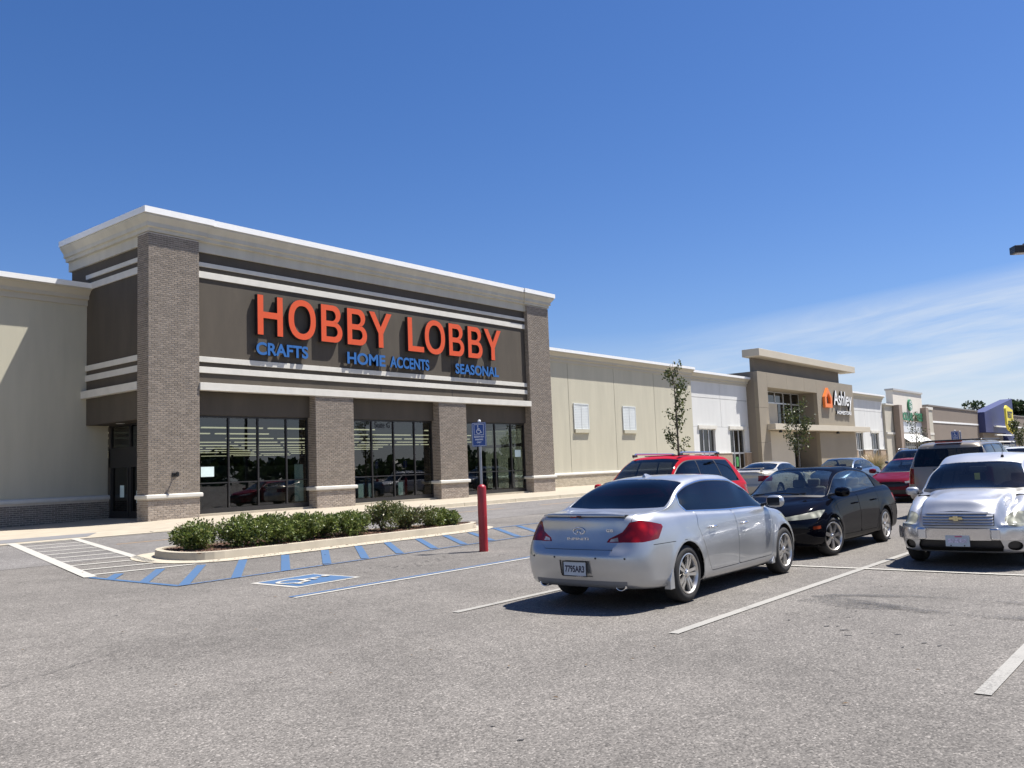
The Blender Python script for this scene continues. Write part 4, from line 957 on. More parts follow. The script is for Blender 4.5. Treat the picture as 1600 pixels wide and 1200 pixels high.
class Body:
    """car skin from lengthwise rails; kept as polygons that can be cut by scalar fields into parts"""
    def __init__(s, rows, nw=22, ns=84, sub=(3, 4, 4, 4, 4, 4, 8, 8, 6), deform=None):
        R_ = []
        for r in rows:
            xr, rr, nr, xf, rf, nf, yk, zk = r
            th = np.linspace(0, math.pi/2, 160)
            def ywid(x): return pchip(x, yk)
            ex = 2/nr; xs = xr+rr*(1-np.cos(th)**ex); ys = ywid(xs)*np.sin(th)**ex
            A, _ = resample(np.stack([xs, ys], 1), nw)
            ex = 2/nf; th2 = th[::-1]; xs = xf-rf*(1-np.cos(th2)**ex); ys = ywid(xs)*np.sin(th2)**ex
            Cc, _ = resample(np.stack([xs, ys], 1), nw)
            xm = np.linspace(xr+rr, xf-rf, ns)[1:-1]; B = np.stack([xm, ywid(xm)], 1)
            P = np.concatenate([A, B, Cc]); R_.append(np.stack([P[:, 0], P[:, 1], pchip(P[:, 0], zk)], 1))
        G = np.array(R_)                                     # rows x u x 3
        nrow, nu, _ = G.shape
        # non-uniform Catmull-Rom across the rails
        out = []; vv = []
        for i in range(nrow-1):
            p1, p2 = G[i], G[i+1]; p0 = G[i-1] if i > 0 else 2*p1-p2; p3 = G[i+2] if i < nrow-2 else p2*[1, -1, 1]+0*p1 if False else (G[i+1]*2-G[i] if i < nrow-2 else G[i]*[1, -1, 1])
            if i < nrow-2: p3 = G[i+2]
            def D(a, b): return np.maximum(np.linalg.norm(b-a, axis=1)**.5, 1e-4)[:, None]
            t01, t12, t23 = D(p0, p1), D(p1, p2), D(p2, p3)
            m1 = (p2-p1)+t12*((p1-p0)/t01-(p2-p0)/(t01+t12)); m2 = (p2-p1)+t12*((p3-p2)/t23-(p3-p1)/(t12+t23))
            for k in range(sub[i]):
                t = k/sub[i]; h1 = 2*t**3-3*t*t+1; h2 = t**3-2*t*t+t; h3 = -2*t**3+3*t*t; h4 = t**3-t*t
                out.append(h1*p1+h2*m1+h3*p2+h4*m2); vv.append(i+t)
        out.append(G[-1]); vv.append(nrow-1)
        P = np.array(out)                                    # v x u x 3
        for _ in range(3):
            Q = P.copy(); Q[:, 1:-1] = .5*P[:, 1:-1]+.25*(P[:, :-2]+P[:, 2:]); P = Q
        Q = P.copy(); Q[1:-1] = .6*P[1:-1]+.2*(P[:-2]+P[2:]); P = Q
        P[:, 0, 1] = 0; P[:, -1, 1] = 0; P[-1, :, 1] = 0
        nv = P.shape[0]
        if deform is not None:
            U0, V0 = np.meshgrid(np.linspace(0, 1, nu), vv); P = deform(P, U0, np.array(V0)); P[:, 0, 1] = 0; P[:, -1, 1] = 0; P[-1, :, 1] = 0
        # normals, mirrored over y = 0
        Pe = np.concatenate([P[:, 1:2]*[1, -1, 1], P, P[:, -2:-1]*[1, -1, 1]], 1); du = Pe[:, 2:]-Pe[:, :-2]
        Pv = np.concatenate([2*P[:1]-P[1:2], P, P[-2:-1]*[1, -1, 1]], 0); dv = Pv[2:]-Pv[:-2]
        n = np.cross(du, dv); ln = np.linalg.norm(n, axis=2, keepdims=True); n = n/np.maximum(ln, 1e-9)
        if n[nv//3, nu//2, 1] < 0: n = -n
        n[:, 0, 1] = 0; n[:, -1, 1] = 0; n[-1, :, 1] = 0
        n /= np.maximum(np.linalg.norm(n, axis=2, keepdims=True), 1e-9)
        da = np.concatenate([np.zeros((nv, 1)), np.cumsum(np.linalg.norm(np.diff(P[:, :, :2], axis=1), axis=2), 1)], 1); db = da[:, -1:]-da
        U, V = np.meshgrid(np.arange(nu)/(nu-1), np.array(vv))
        A = np.concatenate([P, n, U[..., None], V[..., None], da[..., None], db[..., None]], 2).reshape(-1, 10)
        s.A = [a for a in A]; s.F = []; s.lab = []
        for j in range(nv-1):
            for i in range(nu-1):
                q = (j*nu+i, j*nu+i+1, (j+1)*nu+i+1, (j+1)*nu+i)
                s.F.append(q); s.lab.append('body')
        s.arr = None
    def cols(s):
        if s.arr is None or len(s.arr) != len(s.A): s.arr = np.array(s.A)
        a = s.arr; return dict(x=a[:, 0], y=a[:, 1], z=a[:, 2], nx=a[:, 3], ny=a[:, 4], nz=a[:, 5], u=a[:, 6], v=a[:, 7], a=a[:, 8], b=a[:, 9])
    def region(s, label, fields, frm=('body',)):
        """faces with every field > 0 get the label (faces are split along the zero lines)"""
        cand = [i for i, l in enumerate(s.lab) if l in frm]
        for fld in fields:
            f = np.asarray(fld(**s.cols()), float); f = np.where(np.abs(f) < 1e-7, 1e-7, f); f = list(f); cache = {}; nc = []
            for fi in cand:
                F = s.F[fi]; sg = [f[i] > 0 for i in F]
                if all(sg): nc.append(fi); continue
                if not any(sg): continue
                ins, outs = [], []
                n = len(F)
                for k in range(n):
                    a, b = F[k], F[(k+1) % n]
                    (ins if f[a] > 0 else outs).append(a)
                    if (f[a] > 0) != (f[b] > 0):
                        key = (min(a, b), max(a, b))
                        if key not in cache:
                            p, q = key; t = f[p]/(f[p]-f[q]); cache[key] = len(s.A); s.A.append(s.A[p]*(1-t)+s.A[q]*t); f.append(0.)
                        ins.append(cache[key]); outs.append(cache[key])
                s.F[fi] = tuple(ins); s.F.append(tuple(outs)); s.lab.append(s.lab[fi]); nc.append(fi)
            cand = nc
        for fi in cand: s.lab[fi] = label
    def mesh(s, labels, mats, side='both', push=0., thick=0., name='body', labmat=None):
        """mesh of the faces carrying the labels, with the smooth skin's own normals"""
        vs, fs, ns, mi = [], [], [], []; mp = {}
        sides = (1, -1) if side == 'both' else ((1,) if side == 'L' else (-1,))
        for sg in sides:
            mp = {}
            for F, l in zip(s.F, s.lab):
                if l not in labels: continue
                idx = []
                for i in F:
                    if i not in mp:
                        A = s.A[i]; onc = abs(A[1]) < 1e-6
                        nn = A[3:6]; p = A[:3]+nn*push
                        key = i
                        mp[i] = len(vs); vs.append((p[0], p[1]*sg, p[2])); ns.append((nn[0], nn[1]*sg, nn[2]))
                    idx.append(mp[i])
                d = []
                for q in idx:
                    if not d or q != d[-1]: d.append(q)
                if len(d) < 3: continue
                fs.append(tuple(d) if sg > 0 else tuple(d[::-1])); mi.append((labmat or {}).get(l, 0))
        if not fs: return None
        # flip if the winding disagrees with the normals
        tot = 0.
        for f in fs[::max(1, len(fs)//200)]:
            q = np.array([vs[t] for t in f]); tot += np.dot(np.cross(q, np.roll(q, -1, 0)).sum(0), ns[f[0]])
        flip = tot < 0
        if flip: fs = [f[::-1] for f in fs]
        if thick:                                            # rolled-in edge, so the piece has depth
            ec = {}
            for f in fs:
                for k in range(len(f)): a, b = f[k], f[(k+1) % len(f)]; ec[(min(a, b), max(a, b))] = ec.get((min(a, b), max(a, b)), 0)+1
            inner = {}; nf = []; nmi = []
            for f, m_ in list(zip(fs, mi)):
                for k in range(len(f)):
                    a, b = f[k], f[(k+1) % len(f)]
                    if ec[(min(a, b), max(a, b))] == 1:
                        if abs(vs[a][1]) < 1e-6 and abs(vs[b][1]) < 1e-6: continue
                        for q in (a, b):
                            if q not in inner: inner[q] = len(vs); vs.append(tuple(np.array(vs[q])-np.array(ns[q])*thick)); ns.append(ns[q])
                        nf.append((b, a, inner[a], inner[b])); nmi.append(m_)
            fs += nf; mi += nmi
        me = bpy.data.meshes.new(name); me.from_pydata(vs, [], fs)
        for m_ in (mats if isinstance(mats, (list, tuple)) else [mats]): me.materials.append(m_)
        me.polygons.foreach_set('use_smooth', [True]*len(fs)); me.polygons.foreach_set('material_index', mi)
        me.normals_split_custom_set_from_vertices([Vector(n).normalized() if np.linalg.norm(n) > 1e-6 else (0, 0, 1) for n in ns])
        me.update(); return me

def halfplane(p, q, ax='x', ay='z'):
    """signed distance, positive to the left of p->q"""
    (x0, y0), (x1, y1) = p, q; l = math.hypot(x1-x0, y1-y0); nx, ny = -(y1-y0)/l, (x1-x0)/l
    return lambda **k: (k[ax]-x0)*nx+(k[ay]-y0)*ny
def poly_fields(pts, ax='x', ay='z'):
    """convex polygon -> fields; any winding"""
    A = sum(pts[i][0]*pts[(i+1) % len(pts)][1]-pts[(i+1) % len(pts)][0]*pts[i][1] for i in range(len(pts)))
    if A < 0: pts = pts[::-1]
    return [halfplane(pts[i], pts[(i+1) % len(pts)], ax, ay) for i in range(len(pts))]
def poly_sd(pts, ax='x', ay='z'):
    fl = poly_fields(pts, ax, ay)
    return lambda **k: np.min([f(**k) for f in fl], 0)
def grow(f, d): return lambda **k: f(**k)+d
def vmin(v): return lambda **k: k['v']-v
def vmax(v): return lambda **k: v-k['v']
def circ(x0, z0, r): return lambda **k: r-np.hypot(k['x']-x0, k['z']-z0)

WHEELS = {}
def wheel_meshes(R_, W_, rim, style):
    key = (R_, W_, rim, style)
    if key in WHEELS: return WHEELS[key]
    h = W_/2; b = MB()
    prof = [(rim-.012, -h+.02), (rim+.005, -h+.005), (rim+.03, -h), (R_-.04, -h+.004), (R_-.012, -h+.025), (R_-.002, -h+.055), (R_, 0), (R_-.002, h-.055), (R_-.012, h-.025), (R_-.04, h-.004), (rim+.03, h), (rim+.005, h-.005), (rim-.012, h-.02)]
    b.lathe(prof, n=40, axis='y'); tyre = b.mesh('wheel', M_RUB, smooth=True)
    b = MB()                                                 # outer side is -y
    b.lathe([(rim-.002, -h+.004), (rim-.014, -h+.0), (rim-.026, -h+.012), (rim-.035, -h+.05), (rim-.045, h-.03), (rim-.0, h-.02)], n=40, axis='y', mi=0)
    b.lathe([(0, h-.09), (rim-.05, h-.09)], n=24, axis='y', mi=1); b.lathe([(0, .0), (.14, .0), (.145, .02)], n=24, axis='y', mi=1)
    def spoke(a, w0, w1, r0, r1, y0, y1, off=0., t=.03):
        ca, sa = math.cos(a), math.sin(a); pts = []
        for r, w, y in ((r0, w0, y0), ((r0+r1)/2, (w0+w1)/2, (y0+y1)/2-.008), (r1, w1, y1)):
            for sx in (-1, 1):
                for yy in (y, y+t): l = off*(1 if r == r0 else 1.0)+sx*w/2; pts.append((r*ca-l*sa, yy, r*sa+l*ca))
        f = []
        for k in (0, 4): f += [(k, k+2, k+6, k+4), (k+1, k+5, k+7, k+3), (k, k+4, k+5, k+1), (k+2, k+3, k+7, k+6)]
        b.add(pts, f+[(0, 1, 3, 2), (8, 10, 11, 9)], 0)
    if style == 'five_twin':
        for k in range(5):
            a = math.pi/2+2*math.pi*k/5
            for sg in (-1, 1): spoke(a+sg*.10, .030, .036, .035, rim-.028, -h+.030, -h+.014, sg*.012)
            spoke(a+math.pi/5, .012, .012, .05, rim-.04, -h+.06, -h+.05)
    elif style == 'seven':
        for k in range(7): spoke(math.pi/2+2*math.pi*k/7, .05, .062, .04, rim-.026, -h+.030, -h+.012)
    else:
        for k in range(6): spoke(math.pi/2+2*math.pi*k/6, .07, .085, .04, rim-.026, -h+.030, -h+.012)
    b.lathe([(0, -h+.010), (.030, -h+.012), (.036, -h+.02), (.06, -h+.03), (.065, -h+.06)], n=20, axis='y', mi=0)
    for k in range(5): a = R(18+72*k); b.lathe([(0, -h+.022), (.008, -h+.022), (.009, -h+.04)], (.045*math.cos(a), 0, .045*math.sin(a)), n=6, axis='y', mi=1)
    rimm = b.mesh('rim', [M_ALLOY, M_RDARK]); autosmooth(rimm, 40)
    WHEELS[key] = (tyre, rimm); return WHEELS[key]

def add_wheels(root, xr, xf, yt, R_, W_, rim, style, steer=0., sides=(1, -1)):
    ty, rm = wheel_meshes(R_, W_, rim, style)
    for x in (xr, xf):
        for sg in sides:
            o = obj('wheel', ty, root); o.location = (x, sg*(yt-W_/2), R_); o.rotation_euler = (0, R(17*sg+x*31), (0 if sg < 0 else math.pi)+(steer if x == xf else 0))
            obj('rim', rm, o)
    for x in (xr, xf):
        for sg in sides:
            b = MB(); r = R_+.055; n = 20; y0, y1 = sg*(yt-.02), sg*(yt-.36); pts = []
            for k in range(n+1):
                a = math.pi*(-.12+1.24*k/n); pts += [(x+r*math.cos(a), y0, R_+r*math.sin(a)), (x+r*math.cos(a), y1, R_+r*math.sin(a))]
            b.add(pts, [(2*k, 2*k+1, 2*k+3, 2*k+2) for k in range(n)]+[tuple(2*k+1 for k in range(n+1))]); b.build('wheel_liner', M_UNDER, root)

def plate(root, x, z, facing, txt, mcol, face=(.62, .66, .72), y=0., w=.305, h=.152, label=None, tilt=0.):
    """licence plate with raised characters; facing +1 front, -1 rear"""
    b = MB(); b.box(x-.004, x+.004, y-w/2, y+w/2, z-h/2, z+h/2); o = b.build('licence_plate', mat('plate_face', face, .45, var=.06, vscale=14), root, bevel=.006)
    if txt:
        L_ = text_letters(txt, w*.86, h*.50, .0, .035, split=False); right = (0, -1, 0) if facing < 0 else (0, 1, 0)
        x0 = x+facing*.0055
        place_text(L_, 'plate_lettering', o, (x0, y-right[1]*w*.43, z-h*.26), right, (0, 0, 1), mcol)
    return o
def mirror_part(root, x, y, z, m, sg, size=(.15, .25, .165)):
    b = MB(); n1, n2 = 8, 12; vs = []; 
    sx, sy, sz = (d/2 for d in size)
    for i in range(n1+1):
        a = -math.pi/2+math.pi*i/n1
        for j in range(n2):
            t = 2*math.pi*j/n2; p = .7
            cy, cz = math.copysign(abs(math.cos(t))**p, math.cos(t)), math.copysign(abs(math.sin(t))**p, math.sin(t)); r = math.cos(a)**.6 if abs(math.cos(a)) > 1e-6 else 0
            vs.append((x+sx*math.sin(a)*(1.25 if math.sin(a) > 0 else .75), sg*(y+sy*cy*r), z+sz*cz*r))
    b.add(vs, [(i*n2+j, i*n2+(j+1) % n2, (i+1)*n2+(j+1) % n2, (i+1)*n2+j) for i in range(n1) for j in range(n2)])
    o = b.build('wing_mirror', m, root, smooth=True)
    s = MB(); s.tube([(x+.02, sg*(y-sy*.8), z-.03), (x+.05, sg*(y-sy-.09), z-.05)], .022, 8); s.build('mirror_stalk', M_PLAST, o)
    g = MB(); g.add([(x-sx*.77, sg*(y-sy*.7), z-sz*.65), (x-sx*.77, sg*(y+sy*.7), z-sz*.65), (x-sx*.77, sg*(y+sy*.7), z+sz*.65), (x-sx*.77, sg*(y-sy*.7), z+sz*.65)], [(0, 1, 2, 3)]); g.build('mirror_glass', M_MIRR, o)
def handle(root, x, y, z, sg, m=M_CHROME, par=None):
    b = MB(); b.tube([(x-.085, sg*(y-.008), z), (x-.07, sg*(y+.022), z+.002), (x, sg*(y+.030), z+.004), (x+.07, sg*(y+.022), z+.002), (x+.085, sg*(y-.008), z)], [.010, .013, .015, .013, .010], 8)
    return b.build('door_handle', m, par or root, smooth=True)
def seats(root, xs, y0, zf, ht, pale=False, wheel=None):
    m = M_INT2 if pale else M_INT
    for x in xs:
        for sg in (-1, 1):
            b = MB(); b.box(x-.05, x+.45, sg*y0-.24, sg*y0+.24, zf-.1, zf+.1); r = Matrix.Rotation(R(-14), 3, 'Y')
            b.rbox((x-.10, sg*y0, zf+.34), (.13, .46, .58), r); b.rbox((x-.19, sg*y0, zf+.70), (.085, .24, .15), r)
            b.build('seat', m, root, bevel=.035)
    if wheel:
        x, y, z = wheel; b = MB(); n = 24; ring_ = [Vector((0, .185*math.cos(2*math.pi*k/n), .185*math.sin(2*math.pi*k/n))) for k in range(n+1)]; rot = Matrix.Rotation(R(-25), 3, 'Y')
        b.tube([rot @ p+Vector((x, y, z)) for p in ring_], .016, 8); b.tube([rot @ Vector((0, -.17, 0))+Vector((x, y, z)), rot @ Vector((0, .17, 0))+Vector((x, y, z))], .02, 6)
        b.build('steering_wheel', M_INT2 if pale else M_PLAST, root)

def vehicle(name, label, cat, group=None): return tag(empty(name), label, cat, group)
def put(root, x, y, rz, z=0.): root.location = (x, y, z); root.rotation_euler = (0, 0, rz)
# ---------------------------------------------------------------- sedans
def sedan_rows(L=4.75, hw=.885, H=1.453, belt=.96, deck=1.04, xra=1.05, xfa=3.90, bg0=.78, bg1=1.48, ws1=2.92, ws0=3.72, cowl=.965, hoodz=.80, nose=.66, rail=.57, deckx=.17, tuck=0., hoodx=4.42):
    d = L-4.75
    f = lambda x: x+d if x > 3 else x
    B = belt-.96
    return [
     (.26, .35, 3.2, L-.22, .35, 3.0, [(.3, .70), (L-.5, .70)], [(0, .25), (.8, .21), (1.6, .18), (L-.8, .19), (L, .22)]),
     (.07, .40, 3.2, L-.09, .50, 2.8, [(.3, hw-.075), (xra, hw-.03), (2.4, hw-.04), (xfa, hw-.035), (L-.3, hw-.10)], [(0, .27), (.8, .24), (2.4, .215), (xfa, .22), (L, .23)]),
     (.015, .40, 3.2, L-.03, .55, 2.7, [(.3, hw-.045), (xra, hw), (2.4, hw-.013), (xfa, hw), (L-.35, hw-.055)], [(0, .46), (1, .42), (L-.7, .40), (L, .38)]),
     (0, .42, 3.0, L-.01, .60, 2.6, [(.3, hw-.04), (xra, hw+.002), (2.4, hw-.005), (xfa, hw-.003), (L-.35, hw-.06)], [(0, .62), (2.4, .61), (L, .55)]),
     (.055, .42, 2.8, L-.07, .65, 2.5, [(.3, hw-.06), (xra, hw-.025), (2.4, hw-.022), (xfa, hw-.03), (L-.35, hw-.10)], [(0, .82+B*.5), (1, .80+B*.5), (2.4, .775+B), (xfa, .73), (L, nose)]),
     (.11, .42, 2.6, L-.20, .60, 2.4, [(.3, hw-.12), (xra, hw-.085), (2.4, hw-.062), (3.3+d, hw-.07), (xfa, hw-.095), (L-.4, hw-.17)], [(0, deck-.06), (xra, deck-.06), (2.4, belt-.025), (3.4+d, belt-.04), (xfa, .88), (L-.25, nose+.085)]),
     (deckx, .38, 2.6, hoodx, .55, 2.3, [(.3, hw-.20), (xra, hw-.14), (2.4, hw-.105), (3.4+d, hw-.12), (xfa, hw-.19), (hoodx-.1, hw-.34)], [(deckx, deck), (.5, deck+.002), (xra, deck-.015), (2.4, belt+.008), (3.4+d, belt-.003), (xfa, .905), (hoodx, hoodz)]),
     (bg0-.32, .25, 2.3, hoodx-.18, .4, 2.2, [(bg0-.2, hw-.24), (bg0+.12, hw-.175), (bg1-.05, rail+.045), (2.0, rail-.005), (ws1-.05, rail), (ws0-.38, rail+.075), (ws0-.06, hw-.19), (ws0+.18, hw-.40), (hoodx-.2, hw-.55)],
          [(bg0-.3, deck+.008), (bg0, deck+.02), (bg0+.16, deck+.075), (bg1-.28, H-.215), (bg1+.10, H-.105), (2.1, H-.056), (ws1-.22, H-.078), (ws1+.18, H-.20), (ws0-.14, cowl+.015), (ws0+.06, cowl-.025), (hoodx-.25, hoodz+.055)]),
     (bg0-.20, .15, 2.2, hoodx-.27, .25, 2.2, [(bg0-.1, hw-.55), (bg0+.2, .39), (2.0, .33), (ws1, .34), (ws0-.1, .42), (ws0+.2, .32), (hoodx-.3, .22)],
          [(bg0-.2, deck+.012), (bg0-.04, deck+.022), (bg0+.10, deck+.075), (bg1-.12, H-.085), (bg1+.1, H-.038), (2.1, H-.010), (ws1-.1, H-.03), (ws1+.08, H-.075), (ws0+.04, cowl+.035), (ws0+.12, cowl+.012), (hoodx-.28, hoodz+.075)]),
     (bg0-.12, .05, 2.0, hoodx-.33, .05, 2.0, [(0, 0)],
          [(bg0-.12, deck+.015), (bg0-.08, deck+.024), (bg0+.05, deck+.070), (bg1-.14, H-.065), (bg1+.1, H-.022), (2.1, H), (ws1-.05, H-.024), (ws1+.10, H-.065), (ws0+.10, cowl+.040), (ws0+.17, cowl+.02), (hoodx-.34, hoodz+.085)]),
    ]
def flare(ax, r, amt=.012):
    def fn(P, U, V):
        x, y, z = P[..., 0], P[..., 1], P[..., 2]; add = 0
        for (xa, za) in ax:
            dd = np.hypot(x-xa, z-za); add = add+amt*np.exp(-((dd-r-.015)/.045)**2)
        m = (np.abs(y) > .5) & (z < .86); P = P.copy(); P[..., 1] = np.where(m, y+add, y); return P
    return fn
def tail_shape(P, zb):
    """boot lid set in above a bumper shelf, soft crease low on the bumper"""
    S = lambda t: np.clip(t, 0, 1)**2*(3-2*np.clip(t, 0, 1))
    P = P.copy(); x, y, z = P[..., 0], np.abs(P[..., 1]), P[..., 2]; m = 1-S((x-.35)/.25)
    P[..., 0] = x+m*(.05*S((z-zb+.03)/.045)*(1-S((y-.55)/.2))*(1-S((z-zb-.20)/.18))+.016*np.exp(-((z-.365)/.022)**2))
    return P
def sedan(root, pm, K):
    """cut the skin into glass, lamps, doors, lid, bonnet and bumpers, and hang the parts on root"""
    L = pm.get('L', 4.75); d = L-4.75; hw = pm.get('hw', .885); xra, xfa = pm.get('xra', 1.05), pm.get('xfa', 3.90); bg0, bg1, ws1, ws0 = pm.get('bg0', .78), pm.get('bg1', 1.48), pm.get('ws1', 2.92), pm.get('ws0', 3.72)
    deck, belt, H = pm.get('deck', 1.04), pm.get('belt', .96), pm.get('H', 1.453)
    R_, ra = K['R'], K['R']+.042
    zb_ = K.get('bump_r', .615)
    Bd = Body(sedan_rows(**pm), nw=K.get('nw', 22), ns=K.get('ns', 84), deform=(lambda P, U, V: tail_shape(flare([(xra, R_), (xfa, R_)], ra)(P, U, V), zb_)))
    for xa in (xra, xfa): Bd.region('gone', [circ(xa, R_, ra), lambda **k: np.abs(k['y'])-.42])
    s = lambda k: np.sin(np.clip((k['v']-7)/2, 0, 1)*math.pi/2)
    Bd.region('cowl', [vmin(7.06), lambda **k: k['x']-(ws0-.14+.26*s(k)), lambda **k: (ws0-.02+.235*s(k))-k['x']])
    Bd.region('windscreen', [vmin(7.10), lambda **k: k['x']-(ws1-.07+.13*s(k)), lambda **k: (ws0-.14+.265*s(k))-k['x']], ('body', 'cowl'))
    Bd.region('rear_screen', [vmin(7.13), lambda **k: (bg1+.06-.09*s(k))-k['x'], lambda **k: k['x']-(bg0+.13-.145*s(k))])
    dlo = K['dlo']
    Bd.region('chrome_trim', [vmin(6.02), vmax(6.95)]+[grow(f, .022) for f in poly_fields(dlo)])
    Bd.region('pillar_trim', [vmin(6.075), vmax(6.90)]+poly_fields(dlo), ('chrome_trim',))
    divs = K['divs']; cut = [None]+divs+[None]; panes = []
    for i in range(len(divs)+1):
        fl = [vmin(6.10), vmax(6.875)]+[grow(f, -.008) for f in poly_fields(dlo)]
        if cut[i]: p, q, w = cut[i]; fl.append(grow(halfplane(q, p), -w))      # to the front of the divider
        if cut[i+1]: p, q, w = cut[i+1]; fl.append(grow(halfplane(p, q), -w))
        Bd.region('pane%d' % i, fl, ('pillar_trim',)); panes.append('pane%d' % i)
    for nm, pts, axy in K['lamps']: Bd.region(nm, poly_fields(pts, *axy), ('body', 'tail_lamp', 'headlight'))
    for nm, fl in K.get('extra', []): Bd.region(nm, fl, ('body',))
    g = .0045
    zb = K.get('bump_r', .615)
    sills = K.get('sill', .285); B0 = K['B']; dr = K['rear_door']; df = K['front_door']
    nar = lambda **k: .46+np.clip((k['z']-zb)*1.7, 0, 1)-k['y']
    def gap(fl, strip, frm=('body',)): Bd.region('gap', [grow(strip, g), (lambda **k: g-strip(**k))]+fl, frm)
    side = [lambda **k: k['y']-.4, vmax(6.02)]
    sdr, sdf = poly_sd(dr), poly_sd(df)
    for sd_, nm in ((sdf, 'front_door'), (sdr, 'rear_door')):
        Bd.region('gap', [grow(sd_, g)]+side); Bd.region(nm, [grow(sd_, -g)]+side, ('gap',))
    # the strip shared by the doors goes back to gap, lid, bumpers, bonnet
    Bd.region('rear_bumper', [lambda **k: (zb+.045*np.clip((k['a']-.5)/.4, 0, 1))-k['z'], lambda **k: xra-k['x']], ('body',))
    Bd.region('boot_lid', [lambda **k: (hw-.255)-k['y'], nar, lambda **k: (bg0+.02)-k['x'], lambda **k: k['z']-zb+.02], ('body', 'rear_bumper'))
    for f_ in ((lambda **k: k['z']-zb), (lambda **k: (hw-.255)-k['y']), nar): Bd.region('gap', [grow(f_, .002), lambda **k: .007-f_(**k)], ('boot_lid',))
    Bd.region('gap', [lambda **k: k['z']-zb-.041, lambda **k: zb+.048-k['z'], lambda **k: k['a']-.95, lambda **k: xra-k['x']], ('body', 'rear_bumper'))
    zf = K.get('bump_f', .60)
    Bd.region('front_bumper', [lambda **k: (zf+.0*k['x'])-k['z'], lambda **k: k['x']-xfa], ('body',))
    Bd.region('gap', [vmin(5.72), vmax(5.76), lambda **k: k['x']-ws0+.15], ('body',))
    Bd.region('bonnet', [vmin(5.75), lambda **k: k['x']-(ws0-.02+.235*s(k))], ('body',))
    if 'diffuser' in K: Bd.region('diffuser', [lambda **k: K['diffuser']-k['z'], lambda **k: .62-k['a']], ('rear_bumper',))
    for nm, fl, fr in K.get('late', []): Bd.region(nm, fl, fr)
    P = K['paint']; th = .010
    def mk(name, labels, m, side='both', push=0., thick=th, par=root, **kw):
        me = Bd.mesh(labels, m, side, push, thick, name, **kw)
        if me is None: return None
        return obj(name, me, par)
    mk('body', ['body'], P)
    inner = Bd.mesh(['gap', 'body', 'rear_bumper', 'boot_lid', 'front_bumper', 'bonnet', 'front_door', 'rear_door', 'diffuser'], M_UNDER, 'both', -.014, 0, 'body_shell'); obj('body_shell', inner, root)
    for nm, m in (('boot_lid', P), ('rear_bumper', P), ('front_bumper', P), ('bonnet', P), ('cowl', M_PLAST), ('diffuser', K.get('diff_mat', M_PLAST))): mk(nm, [nm], m, push=-.0 if nm != 'cowl' else -.006)
    mk('windscreen', ['windscreen'], K.get('ws_mat', M_CLEAR), push=-.004, thick=.004); mk('rear_screen', ['rear_screen'], K.get('glass', M_TINT), push=-.004, thick=.004)
    [mk('window_trim', ['chrome_trim'], K.get('trim', M_CHROME), q, push=.003) for q in 'LR']; 
    for sd_ in 'LR': mk('pillar_trim', ['pillar_trim'], M_PLAST, sd_, push=-.002)
    for sd_ in 'LR':
        for i, p in enumerate(panes): mk('side_window', [p], K.get('side_glass', K.get('glass', M_TINT)), sd_, push=-.005, thick=.004)
        sg = 1 if sd_ == 'L' else -1
        for nm in ('front_door', 'rear_door'):
            dd = mk(nm, [nm], P, sd_)
            if dd:
                hx, hy, hz = K['handles'][nm]; handle(root, hx, hy, hz, sg, K.get('handle_mat', P), dd)
        for nm, m in (('tail_lamp', M_TAIL), ('reverse_lamp', M_CLR), ('headlight', K.get('head_mat', M_HEAD)), ('side_marker', M_AMB), ('fog_recess', M_PLAST)):
            mk(nm, [nm], m, sd_, push=-.002 if nm != 'fog_recess' else -.03, thick=.008)
    for nm, m, pu in K.get('single', []): mk(nm, [nm], m, push=pu, thick=abs(pu)+.006 if pu < 0 else .01)
    if 'fuel' in K: mk('fuel_door', ['fuel_door'], P, K['fuel'], thick=.006)
    # floor pan, bulkheads
    b = MB(); b.box(.75, L-.5, -hw+.14, hw-.14, .17, .34); b.box(.9, 3.6+d, -hw+.14, hw-.14, .34, .40); b.box(ws0+.05, ws0+.12, -hw+.15, hw-.15, .3, .90); b.box(.55, .62, -hw+.2, hw-.2, .3, .95); b.box(.62, 1.35, -hw+.22, hw-.22, .93, .955); b.build('floor_pan', M_UNDER, root)
    b = MB(); b.prism([(ws0-.62, .62), (ws0-.58, .88), (ws0-.05, .93), (ws0+.05, .90), (ws0+.05, .6)], -hw+.16, hw-.16, 'y'); b.build('dashboard', M_INT, root, bevel=.03)
    seats(root, K.get('seats', (ws0-1.40, ws0-2.12)), .37, .42, 1.1, K.get('pale', False), (ws0-.78, .36, .86))
    if K.get('mirrors', True):
        for sg in (1, -1): mirror_part(root, ws0-.22, hw+.045, belt+.065, K.get('mirror_mat', P), sg)
    add_wheels(root, xra, xfa, hw-.012, R_, K.get('tw', .22), K['rim'], K['style'], K.get('steer', 0))
    return Bd

